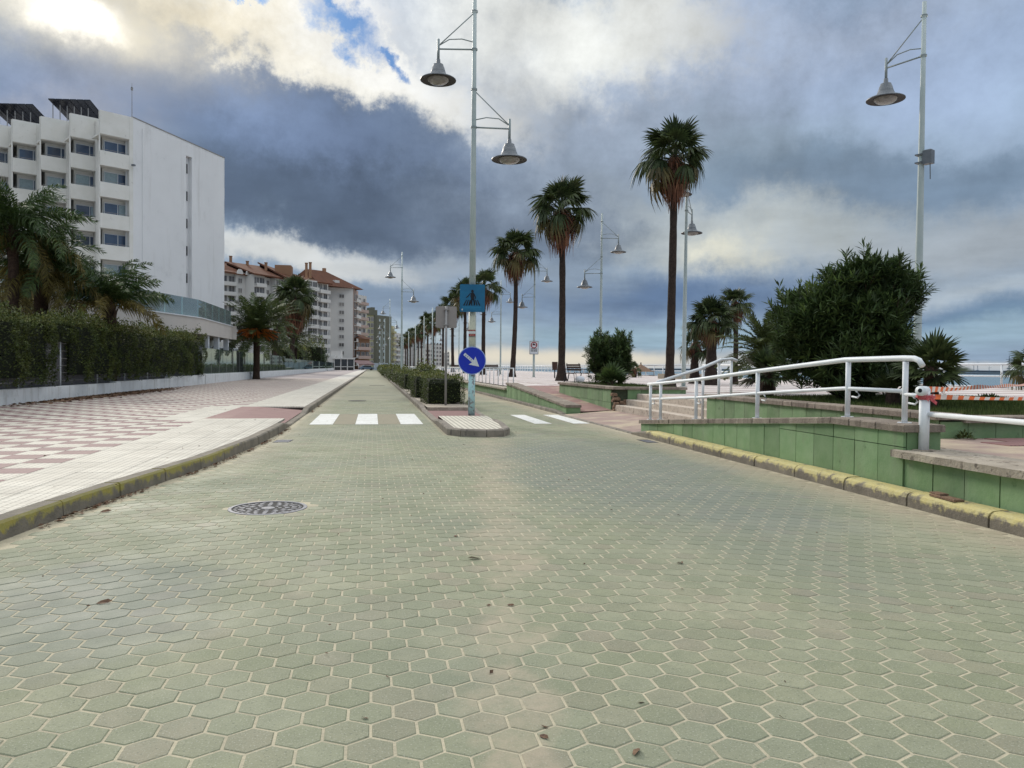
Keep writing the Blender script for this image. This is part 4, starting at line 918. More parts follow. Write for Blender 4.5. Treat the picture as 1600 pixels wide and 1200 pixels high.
# ------------------------------------------------------------------ lamps
def lantern(parent, x, z, dx=1):
    """arm to local +x*dx and lantern hanging at its end; z is the arm height"""
    ax = x
    b = MB(); b.tube([(0, 0, z), (ax, 0, z-0.015)], 0.020, 8); b.tube([(0, 0, z+0.88), (ax-0.04*dx, 0, z+0.10)], 0.013, 6)
    b.tube([(0, 0, z+0.17), (ax*0.35, 0, z+0.24), (ax*0.7, 0, z+0.22), (ax, 0, z+0.06)], 0.013, 6); b.tube([(ax, 0, z-0.30), (ax, 0, z+0.22)], 0.032, 8)
    for zz in (z, z+0.9): b.lathe([(0.075, -0.02), (0.075, 0.02)], 10, at=(0, 0, zz))
    O('lamp_arm', b, mats=[Mt['lampmetal'] if False else Mt['pole_arm']], parent=parent, smooth=True)
    s = MB(); s.lathe([(0.0, -0.26), (0.045, -0.26), (0.055, -0.37), (0.12, -0.385), (0.13, -0.44), (0.14, -0.44), (0.175, -0.56), (0.215, -0.655), (0.30, -0.69), (0.40, -0.725), (0.43, -0.745), (0.43, -0.76)], 24, at=(ax, 0, z))
    sh = O('lamp_shade', s, mats=[Mt['lampmetal']], parent=parent, smooth=True)
    s = MB(); s.lathe([(0.43, -0.762), (0.27, -0.735), (0.26, -0.735)], 24, at=(ax, 0, z)); O('shade_underside', s, mats=[Mt['lampdark']], parent=sh, smooth=True)
    s = MB(); s.lathe([(0.262, -0.74), (0.245, -0.78), (0.175, -0.83), (0.08, -0.85), (0.0, -0.855)], 20, at=(ax, 0, z)); O('diffuser', s, mats=[Mt['lampglass']], parent=sh, smooth=True)
Mt['pole_arm'] = mat('arm_paint', (0.26, 0.31, 0.31), (0.32, 0.36, 0.36), 3, 0.45)
def pole(parent, H, r0=0.082, r1=0.045, worn=False):
    b = MB(); zs = [0.0, 1.15, 2.6, H*0.55, H*0.75, H]; rs = [r0, r0, r0*0.98, r0*0.80, r0*0.66, r1]
    if worn:
        q = MB(); q.tube([(0, 0, 0), (0, 0, 1.20)], r0, 16); O('pole_foot', q, mats=[Mt['pole_base']], parent=parent, smooth=True)
        q = MB(); q.tube([(0, 0, 1.20), (0, 0, 2.56)], r0, 16); O('pole_sleeve', q, mats=[Mt['pole_cream']], parent=parent, smooth=True)
        zs, rs = zs[2:], rs[2:]; zs[0] = 2.56
    b.tube([(0, 0, z) for z in zs], rs, 16); O('pole', b, mats=[Mt['pole']], parent=parent, smooth=True)
    for z in (H-1.05, H-2.6, H-2.85):
        pass
def lamp(label, loc, H, arms, rotz=0.0, tilt=(0, 0), r0=0.082, worn=False, group='street lamps along the road and promenade'):
    t = T('street_lamp', label, 'street lamp', loc, 0, group); t.rotation_euler = (tilt[0], tilt[1], rotz)
    pole(t, H, r0, worn=worn)
    for (x, z) in arms: lantern(t, x, z, 1 if x > 0 else -1)
    if not worn:
        b = MB(); b.lathe([(0.16, 0.0), (0.16, 0.02), (r0+.01, 0.03)], 12); O('base_flange', b, mats=[Mt['pole']], parent=t)
    return t
lm = lamp('tall double-armed lamp on the median tip carrying both blue signs', (2.36, 18.45, 0.125), 9.98, [(-0.86, 8.78), (0.86, 6.93)], rad(-7), (0, rad(0.0)), worn=True)
index_children(lm)
# stickers on the pole
b = MB(); b.lathe([(0.0835, 1.92), (0.0835, 1.97)], 14); b.lathe([(0.0835, 1.98), (0.0835, 2.03)], 14, mi=1); b.lathe([(0.0835, 2.04), (0.0835, 2.07)], 14, mi=0); b.lathe([(0.085, 1.895), (0.085, 1.91)], 14, mi=2); O('stickers', b, mats=[Mt['red'], Mt['white_flat'], Mt['black']], parent=lm)
proto = lamp('double-armed median lamp standing among the clipped hedges', (2.2, 60, 0.13), 9.98, [(-0.90, 8.78), (0.90, 6.93)], rad(-8))
index_children(proto)
mlabels = ['second median lamp beyond the hedges, seen by the olive tower', 'third median lamp, small before the distant street end', 'fourth median lamp, a thin mast in the distance', 'fifth and farthest median lamp on the horizon']
for k, (yy, lb) in enumerate(zip((102, 144, 186, 228), mlabels)): copy_tree(proto, None, (2.2, yy, 0.13), rad(-8), lb)
lr = lamp('single-armed promenade lamp behind the big oleander with a grey box', (12.3, 15.7, 0.6), 9.1, [(-0.86, 7.88)], rad(-64), (0, 0), r0=0.085)
b = MB(); b.cham(0.06, 0.26, -0.08, 0.08, 5.40, 5.72, 0.02); b.tube([(0.2, 0, 5.40), (0.21, 0, 5.05)], 0.012, 6); b.box(-0.1, 0.06, -0.1, 0.1, 5.44, 5.47); b.box(-0.1, 0.06, -0.1, 0.1, 5.62, 5.65)
O('control_box', b, mats=[Mt['lampmetal']], parent=lr, label='grey control box strapped to the pole')
lamp('promenade lamp standing close beside the tallest palm', (12.2, 28.9, 0.6), 9.1, [(0.86, 7.0), (-0.86, 8.2)], rad(52), (0, rad(0.6)))
l3 = lamp('double-armed promenade lamp between the smaller oleander and second palm', (12.2, 40.3, 0.6), 9.1, [(0.90, 7.75), (-0.90, 5.85)], rad(-14)); index_children(l3)
l4 = copy_tree(l3, None, (11.6, 55.0, 0.6), rad(-14), 'double-armed promenade lamp carrying the small prohibition sign'); CH_sign = l4
for yy, lb in ((73.5, 'promenade lamp just right of the round blue sign'), (92, 'promenade lamp seen left of the round blue sign'), (110, 'promenade lamp among the distant palm trunks, nearest of the thin ones'), (130, 'promenade lamp in front of the receding palm row'), (152, 'promenade lamp midway along the receding palm row'), (176, 'promenade lamp near the far end of the palms'), (205, 'promenade lamp at the very end of the palms')):
    copy_tree(l3, None, (12.2, yy, 0.6), rad(-14), lb)
for yy, lb in ((84, 'slim white mast by the road, right of the square grey sign'), (98, 'slim white mast by the road behind the grey sign post'), (118, 'slim white mast by the palm row, third from the crossing'), (140, 'slim white mast by the palm row, fourth from the crossing'), (165, 'slim white mast by the palm row, farthest')):
    t = T('flag_mast', lb, 'mast', (6.4, yy, 0.5), 0, 'white masts along the palm row'); b = MB(); b.tube([(0, 0, 0), (0, 0, 7.2)], [0.09, 0.05], 8); O('mast', b, mats=[Mt['pole']], parent=t, smooth=True); b = MB(); b.lathe([(0.16, 0), (0.16, 0.03), (0.09, 0.05)], 10); O('base', b, mats=[Mt['pole']], parent=t)

# ------------------------------------------------------------------ signs
RS = rad(-7)
sg = T('pedestrian_crossing_sign', 'square blue pedestrian crossing sign with rounded corners on the median pole', 'road sign', (2.36, 18.45, 2.62), RS)
def rrect(w, h, r, n=5):
    p = []
    for (cx, cz, a0) in ((w/2-r, h/2-r, 0), (-w/2+r, h/2-r, 90), (-w/2+r, -h/2+r, 180), (w/2-r, -h/2+r, 270)):
        for k in range(n+1): a = rad(a0+90*k/n); p.append((cx+r*math.cos(a), cz+r*math.sin(a)))
    return p
def plate(mb, poly, y0, y1, mi=0):
    n = len(poly); i = len(mb.v); mb.v += [(x, y0, z) for x, z in poly]+[(x, y1, z) for x, z in poly]
    mb.f.append(tuple(i+k for k in range(n))); mb.f.append(tuple(i+n+k for k in reversed(range(n)))); mb.m += [mi, mi]; mb.a += [.5, .5]
    for k in range(n): mb.f.append((i+k, i+n+k, i+n+(k+1) % n, i+(k+1) % n)); mb.m.append(mi); mb.a.append(.5)
b = MB(); plate(b, [(x, z+0.33) for x, z in rrect(0.60, 0.66, 0.03)], -0.125, -0.095); O('plate', b, mats=[Mt['teal']], parent=sg)
b = MB()
def poly(pts_): plate(b, [(x, z+0.33) for x, z in pts_], -0.129, -0.126)
poly([(0.0+0.032*math.cos(rad(a)), 0.165+0.036*math.sin(rad(a))) for a in range(0, 360, 30)])
poly([(-0.035, 0.12), (-0.05, 0.05), (-0.03, -0.03), (0.045, -0.03), (0.05, 0.06), (0.04, 0.125), (0.0, 0.135)])
poly([(-0.035, 0.12), (-0.10, 0.03), (-0.15, 0.0), (-0.155, 0.015), (-0.11, 0.055), (-0.05, 0.125)]); poly([(0.04, 0.12), (0.085, 0.03), (0.075, -0.03), (0.06, -0.03), (0.065, 0.025), (0.03, 0.09)])
poly([(-0.03, -0.02), (-0.05, -0.10), (-0.09, -0.16), (-0.055, -0.16), (-0.015, -0.10), (0.01, -0.02)]); poly([(0.045, -0.02), (0.065, -0.09), (0.07, -0.16), (0.035, -0.16), (0.03, -0.09), (0.0, -0.02)])
for k in range(7):
    xb_ = -0.205+k*0.063; xt = xb_*0.68
    poly([(xb_-0.014, -0.175), (xb_+0.018, -0.175), (xt+0.012, -0.045), (xt-0.008, -0.045)])
O('pedestrian_symbol', b, mats=[Mt['black']], parent=sg)
b = MB(); plate(b, [(x, z) for x, z in ((-0.24, 0.10), (0.22, 0.10), (0.22, 0.125), (-0.24, 0.125))], -0.1275, -0.126); plate(b, [(x, z) for x, z in ((-0.24, 0.06), (0.20, 0.06), (0.20, 0.08), (-0.24, 0.08))], -0.1275, -0.126); O('faded_lettering', b, mats=[Mt['teal2']], parent=sg)
b = MB(); plate(b, [(-0.235+0.022*math.cos(rad(a)), 0.052+0.022*math.sin(rad(a))) for a in range(40, 320, 40)]+[(-0.236, 0.052)], -0.130, -0.128); O('maker_mark', b, mats=[Mt['white_flat']], parent=sg)
b = MB(); b.box(-0.10, 0.10, -0.10, 0.02, 0.14, 0.17); b.box(-0.10, 0.10, -0.10, 0.02, 0.48, 0.51); O('clamp', b, mats=[Mt['grey']], parent=sg)
def disc(r, n=40, cx=0, cz=0): return [(cx+r*math.cos(2*math.pi*k/n), cz+r*math.sin(2*math.pi*k/n)) for k in range(n)]
sr = T('keep_right_sign', 'round blue sign with white arrow pointing down right on the median pole', 'road sign', (2.36, 18.45, 1.455), RS+rad(2))
b = MB(); plate(b, disc(0.338), -0.118, -0.095); O('rim', b, mats=[mat('pale_blue', (0.35, 0.45, 0.72), rough=.4)], parent=sr)
b = MB(); plate(b, disc(0.318), -0.122, -0.119); O('face', b, mats=[Mt['blue']], parent=sr)
def rot45(p): return [((x+z)*0.7071, (-x+z)*0.7071) for x, z in p]
def arrow(u, v): a = rad(-40); return (u*math.cos(a)-v*math.sin(a), u*math.sin(a)+v*math.cos(a))
b = MB(); plate(b, [arrow(u, v) for u, v in ((-0.245, -0.034), (0.03, -0.034), (0.0, -0.125), (0.225, 0.0), (0.0, 0.125), (0.03, 0.034), (-0.245, 0.034))], -0.1265, -0.1235); O('arrow', b, mats=[Mt['white_flat']], parent=sr)
b = MB()
for k in range(4):
    for s_ in (-1, 1):
        p0 = -0.21+k*0.055; plate(b, [arrow(u, v) for u, v in ((p0, s_*0.004), (p0+0.026, s_*0.022), (p0+0.034, s_*0.016), (p0+0.010, s_*0.001))], -0.128, -0.127)
O('sticker_marks', b, mats=[Mt['blue']], parent=sr)
b = MB(); b.box(-0.10, 0.10, -0.10, 0.0, -0.015, 0.015); O('clamp', b, mats=[Mt['grey']], parent=sr)
# blank back of a square sign on its own post
bs_ = T('sign_post', 'grey back of a square sign on a thin post in front of the hedge', 'road sign', (2.18, 23.2, 0.13), rad(-6))
b = MB(); b.tube([(0, 0, 0), (0, 0, 3.0)], 0.035, 12); O('post', b, mats=[Mt['grey']], parent=bs_, smooth=True)
b = MB(); plate(b, [(x, z+2.67) for x, z in rrect(0.62, 0.64, 0.05)], 0.045, 0.065); O('plate', b, mats=[Mt['signback']], parent=bs_)
b = MB(); plate(b, [(x, z+2.67) for x, z in rrect(0.635, 0.655, 0.05)], 0.062, 0.070); O('rim', b, mats=[Mt['grey']], parent=bs_)
b = MB(); b.box(-0.08, 0.08, -0.04, 0.05, 2.42, 2.45); b.box(-0.08, 0.08, -0.04, 0.05, 2.88, 2.91); O('clamp', b, mats=[Mt['grey']], parent=bs_)
# small prohibition sign
ns = T('prohibition_sign', 'small white notice with a red prohibition ring on the promenade lamp', 'sign', (11.6, 55.0, 2.75), rad(-12))
b = MB(); plate(b, rrect(0.66, 0.98, 0.04), -0.14, -0.11); O('plate', b, mats=[Mt['grey']], parent=ns)
b = MB(); plate(b, rrect(0.58, 0.90, 0.03), -0.145, -0.141); O('face', b, mats=[Mt['white_flat']], parent=ns)
b = MB()
for k in range(24):
    a, c = 2*math.pi*k/24, 2*math.pi*(k+1)/24; f = lambda r, q: (r*math.cos(q), -0.148, 0.19+r*math.sin(q)); b.face([f(0.17, a), f(0.17, c), f(0.24, c), f(0.24, a)][::-1])
plate(b, [(-0.18, 0.17), (0.18, 0.17), (0.18, 0.22), (-0.18, 0.22)], -0.148, -0.146); O('prohibition_ring', b, mats=[Mt['red']], parent=ns)
b = MB(); plate(b, disc(0.07, 10, -0.02, 0.25), -0.1495, -0.1485); plate(b, [(-0.10, 0.24), (-0.04, 0.29), (0.09, 0.26), (0.09, 0.23)], -0.1515, -0.150)
for row, z in enumerate((-0.14, -0.28)):
    x = -0.22
    for w in (0.05, 0.06, 0.03, 0.06, 0.05, 0.06): plate(b, [(x, z), (x+w, z), (x+w, z+0.09), (x, z+0.09)], -0.149, -0.147); x += w+0.025
O('small_print', b, mats=[Mt['black']], parent=ns)

# ------------------------------------------------------------------ vegetation builders
def frame_from(d, up=Vector((0, 0, 1))):
    d = d.normalized(); s = d.cross(up)
    if s.length < 1e-3: s = Vector((1, 0, 0))
    s.normalize(); n = s.cross(d); return d, s, n
def fan_frond(rng, L=1.6, droop=0.55, n=24, spread=115, mi=0, petiole=0.50):
    """one fan leaf growing along +x, tips hanging"""
    b = MB(); pl = L*petiole
    b.tube([(0, 0, 0), (pl*0.5, 0, 0.02*L), (pl, 0, 0.0)], [0.028, 0.022, 0.016], 4, mi, 0.6)
    R0 = L*(1-petiole)
    for k in range(n):
        a = rad(-spread+2*spread*k/(n-1)+rng.uniform(-3, 3)); l = R0*(1.0-0.28*abs(a)/rad(spread))*rng.uniform(0.88, 1.08)
        ca, sa_ = math.cos(a), math.sin(a); w = R0*0.062; nx, ny = -sa_, ca; hang = droop*rng.uniform(0.7, 1.3)
        c1, c2, c3 = 0.45, 0.78, 1.0
        def pt(t, side, wd):
            z = -hang*l*(t**2.6)*1.05; rr = l*t*(1-0.25*hang*t); return (pl+rr*ca+nx*side*wd, rr*sa_+ny*side*wd, z-abs(side)*wd*0.35)
        v = rng.random()
        b.face([pt(0.03, -1, w*0.25), pt(0.03, 1, w*0.25), pt(c1, 1, w), pt(c1, -1, w)], mi, v)
        b.face([pt(c1, -1, w), pt(c1, 1, w), pt(c2, 1, w*0.62), pt(c2, -1, w*0.62)], mi, v)
        b.face([pt(c2, -1, w*0.62), pt(c2, 1, w*0.62), pt(c3, 0, 0)], mi, v*0.8)
    return b
def feather_frond(rng, L=2.6, arch=1.0, n=34, ll=0.42, hang=0.7, wl=0.022, plum=0.5, mi=0, bare=0.12):
    """pinnate leaf along +x, arching down; leaflets in pairs"""
    b = MB(); N_ = 12; pts = []
    for k in range(N_+1):
        t = k/N_; th = arch*t*t*1.0; pts.append(t)
    P_ = [Vector((0, 0, 0))]; ang = 0.0
    for k in range(N_):
        ang = -arch*((k+0.5)/N_)**1.3; P_.append(P_[-1]+Vector((math.cos(ang), 0, math.sin(ang)))*(L/N_))
    b.tube(P_, [0.03*(1-0.85*k/N_) for k in range(N_+1)], 4, mi, 0.75, caps=False)
    for k in range(n):
        t = bare+(1-bare)*(k+0.5)/n; f = t*N_; i = min(int(f), N_-1); p = P_[i].lerp(P_[i+1], f-i); dr = (P_[i+1]-P_[i]).normalized(); nn = Vector((-dr.z, 0, dr.x))
        lf = ll*(math.sin(math.pi*min(1, 0.22+t*0.74)))**0.7*rng.uniform(0.8, 1.15)
        for s in (-1, 1):
            up = rng.uniform(-plum, plum)+0.15; d = (Vector((0, s, 0))*math.cos(up)+nn*math.sin(up)+dr*rng.uniform(0.35, 0.75)).normalized()
            m_ = p+d*lf*0.5+Vector((0, 0, -hang*lf*0.14)); e = p+d*lf*(1-0.2*hang)+Vector((0, 0, -hang*lf*0.62)); w = dr*wl; v = rng.random()
            b.face([p-w*0.5, p+w*0.5, m_+w, m_-w], mi, v); b.face([m_-w, m_+w, e], mi, v*0.85)
    return b
def rot_to(az, el, roll=0.0):
    return Matrix.Rotation(az, 4, 'Z') @ Matrix.Rotation(-el, 4, 'Y') @ Matrix.Rotation(roll, 4, 'X')
rg = random.Random(11)
FAN = [fan_frond(rg, 1.55, d, 24, s).mesh('frond', [Mt['lf_wash']]) for d, s in ((0.22, 118), (0.42, 122), (0.70, 125), (1.0, 125))]
FANY = [fan_frond(rg, 1.5, d, 15, s).mesh('frond', [Mt['lf_washy']]) for d, s in ((0.9, 110), (1.1, 118))]
FAND = [fan_frond(rg, 1.3, d, 13, s).mesh('dead_frond', [Mt['lf_dead']]) for d, s in ((1.2, 95), (1.1, 80))]
def trunk_mesh(H, r0, r1, bend=0.15, rng=rg, m='trunk', flare=1.7, rings=26, n=14, rough=0.06):
    b = MB(); zs = [H*k/rings for k in range(rings+1)]; bx, by = rng.uniform(-1, 1)*bend, rng.uniform(-1, 1)*bend
    pts, rs = [], []
    for k, z in enumerate(zs):
        t = z/H; fl = 1+(flare-1)*math.exp(-z/0.35)
        pts.append((bx*math.sin(math.pi*t), by*math.sin(math.pi*t*0.8), z)); rs.append((r0+(r1-r0)*t)*fl*(1+rng.uniform(-rough, rough)))
    b.tube(pts, rs, n, caps=False); return b.mesh('trunk', [Mt[m]], True)
def wash_palm(label, loc, H, crown=1.0, nf=34, group='tall fan palms on the promenade', seed=1, r=0.17, skirt=1.0, far=False, part_fronds=True, lean=(0, 0)):
    rng = random.Random(seed); t = T('fan_palm', label, 'palm tree', loc, rng.uniform(0, 6.28), group)
    t.rotation_euler = (lean[0], lean[1], 0)
    O('trunk', trunk_mesh(H-0.25, r, r*0.75, 0.12, rng), parent=t)
    mats4 = []
    for k in range(nf):
        f = k/nf; el = rad(86-112*f**0.95+rng.uniform(-8, 8)); az = k*2.39996+rng.uniform(-.45, .45); el += rad(rng.uniform(-9, 9))
        me = FAN[min(3, int(f*4))] if f < 0.84 else FANY[k % 2]
        s = crown*rng.uniform(0.80, 1.15)*(0.80+0.30*min(1, f*2.2)); mats4.append((me, Matrix.Translation((0, 0, H-0.15-0.45*f*crown)) @ rot_to(az, el, rng.uniform(-.3, .3)) @ Matrix.Scale(s, 4)))
    for k in range(int(nf*0.22)):
        az = k*2.39996*1.7+1; mats4.append((FAND[k % 2], Matrix.Translation((0, 0, H-0.55*crown)) @ rot_to(az, rad(rng.uniform(-45, -15)), rng.uniform(-.4, .4)) @ Matrix.Scale(crown*0.85, 4)))
    # the brown skirt of dead leaves hanging down the top of the trunk
    b = MB()
    for k in range(int(230*skirt)):
        a = rng.uniform(0, 6.283); z0 = H-0.45*crown-rng.random()*0.85*crown*skirt; rr = (0.20+0.32*rng.random())*crown; L_ = rng.uniform(0.6, 1.15)*crown
        c, s = math.cos(a), math.sin(a); tw = rng.uniform(-.35, .35); w = 0.035*crown; c2, s2 = math.cos(a+tw), math.sin(a+tw); r2 = rr*rng.uniform(0.75, 1.25); v = rng.random()
        p0, p1, p2 = Vector((c*0.12, s*0.12, z0+0.2)), Vector((c*rr*1.25, s*rr*1.25, z0-0.15*L_)), Vector((c2*r2, s2*r2, z0-L_)); wv = Vector((-s, c, 0))*w
        b.face([p0-wv, p0+wv, p1+wv, p1-wv], 0, v); b.face([p1-wv, p1+wv, p2+wv*.2, p2-wv*.2], 0, v)
    if part_fronds:
        O('dead_leaf_skirt', b, mats=[Mt['lf_dead']], parent=t)
        for me, mw in mats4: O(me.name.split('.')[0], me, parent=t, mw=mw)
    return t, mats4, b
def merge(items, name, mats, extra=None):
    """one mesh out of (mesh, matrix) pairs, for crowns too small to show their leaves apart"""
    V, F, MI, A = [], [], [], []; off = 0
    for me, mw in items:
        n = len(me.vertices); co = np.empty(n*3); me.vertices.foreach_get('co', co); co = co.reshape(-1, 3); m = np.array(mw); co = co @ m[:3, :3].T+m[:3, 3]
        V.append(co); mi = mats.index(me.materials[0])
        av = np.empty(len(me.polygons)); me.attributes['var'].data.foreach_get('value', av); A.extend(av.tolist())
        for p in me.polygons: F.append(tuple(v+off for v in p.vertices)); MI.append(mi)
        off += n
    if extra:
        bb, mi = extra; V.append(np.array(bb.v)); F += [tuple(v+off for v in f) for f in bb.f]; MI += [mi]*len(bb.f); A += bb.a
    me = bpy.data.meshes.new(name); me.from_pydata(np.concatenate(V).tolist(), [], F)
    for m in mats: me.materials.append(m)
    me.polygons.foreach_set('material_index', MI); at = me.attributes.new('var', 'FLOAT', 'FACE'); at.data.foreach_set('value', A); me.update(); return me
WM = [Mt['lf_wash'], Mt['lf_washy'], Mt['lf_dead']]
def wash_far(label, loc, H, crown, seed, lean=(0, 0), nf=26, r=0.17, group='tall fan palms on the promenade', skirt=0.7):
    t, items, sk = wash_palm(label, loc, H, crown, nf, group, seed, r=r, part_fronds=False, skirt=skirt, lean=lean)
    O('crown', merge(items, 'crown', WM, (sk, 2)), parent=t); index_children(t); return t
wash_palm('tallest fan palm behind the planter with a thick brown skirt', (11.0, 27.4, 0.6), 8.95, 0.98, 44, seed=3, r=0.165, skirt=1.15, lean=(0, rad(0.5)))
wash_palm('fan palm beside the smaller oleander with drooping fronds', (10.0, 40.2, 0.6), 9.6, 1.22, 44, seed=5, r=0.20, skirt=1.25, lean=(0, rad(-0.4)))
wash_palm('fan palm rising right of the round blue sign', (10.0, 55.0, 0.6), 9.5, 1.25, 42, seed=8, r=0.19, skirt=1.1, lean=(0, rad(0.9)))
p4 = wash_far('fan palm whose crown shows right of the square blue sign', (10.0, 69.8, 0.6), 8.4, 1.32, 9, r=0.20)
p5 = wash_far('fan palm mostly hidden behind the square blue sign', (10.0, 84.5, 0.6), 9.2, 1.35, 12, r=0.20)
lab = ['fan palm directly behind the pole of the blue signs', 'fan palm seen just right of the grey square sign', 'fan palm behind the grey square sign back', 'fan palm just left of the grey square sign', 'second fan palm left of the grey square sign', 'third fan palm left of the grey square sign', 'fourth fan palm left of the grey square sign', 'fifth fan palm left of the grey square sign', 'last but two fan palm of the receding row', 'last but one fan palm of the receding row', 'farthest fan palm of the receding row']
for k, yy in enumerate((98, 112, 126, 141, 160, 176, 192, 208, 224, 242, 262)):
    copy_tree(p5 if k % 2 else p4, None, (10.0+R_.uniform(-.3, .3), yy, 0.6), R_.uniform(0, 6), lab[k], R_.uniform(0.92, 1.08))
# trees near the beach, right of centre
a, items, sk = None, None, None
q = P(1110, 34, 0.6); tp = wash_far('short stout fan palm in the middle of the beach group', q, 3.1, 0.80, 21, nf=54, r=0.25, skirt=0.5, group='palms by the beach railing')
q = P(1086, 37, 0.6); wash_far('small fan palm at the left of the beach group', q, 2.1, 0.58, 22, nf=28, r=0.20, skirt=0.4, group='palms by the beach railing')
q = P(1147, 36, 0.6); wash_far('slim fan palm above the beach group with a tuft crown', q, 4.0, 0.62, 23, nf=30, r=0.13, skirt=0.7, group='palms by the beach railing')
q = P(990, 60, 0.5); wash_far('tiny fan palm on the beach seen beyond the smaller oleander', q, 0.9, 0.5, 24, nf=16, r=0.12, skirt=0.3, group='palms by the beach railing')
q = P(1616, 30, 0.5); wash_far('fan palm at the right edge of the photo by the beach', q, 1.2, 0.75, 25, nf=20, r=0.2, skirt=0.3, group='palms by the beach railing')

def fan_shrub(label, loc, n, size, seed, spread=80, zb=0.0, m='lf_wash'):
    rng = random.Random(seed); t = T('dwarf_fan_palm', label, 'palm shrub', loc, 0, 'low fan palms in the planters')
    me = [fan_frond(rng, 1.0, d, 19, 92, petiole=0.42).mesh('frond', [Mt[m]]) for d in (0.05, 0.15, 0.3)]
    for k in range(n):
        el = rad(85-spread*(k/n)**0.8+rng.uniform(-8, 8)); az = k*2.39996
        O('frond', me[k % 3], parent=t, mw=Matrix.Translation((0, 0, zb+0.1)) @ rot_to(az, el, rng.uniform(-.6, .6)) @ Matrix.Scale(size*rng.uniform(0.75, 1.1), 4))
    b = MB(); b.tube([(0, 0, -0.1), (0, 0, zb+0.2)], [0.12, 0.09], 10); O('stem', b, mats=[Mt['trunk2']], parent=t)
fan_shrub('spiky dwarf fan palm right of the big oleander above the end post', (7.95, 9.85, 0.72), 30, 0.62, 31, 115, 0.48)
fan_shrub('dwarf fan palm at the left foot of the big oleander', (7.62, 13.9, 0.72), 26, 0.68, 32, 105, 0.38)
fan_shrub('dwarf fan palm growing in front of the smaller oleander', (7.15, 22.5, 0.72), 22, 0.72, 33, 70, 0.0, 'lf_queen')
fan_shrub('dwarf fan palm half hidden in the middle of the big oleander', (7.75, 10.4, 0.72), 14, 0.60, 34, 60, 0.1)

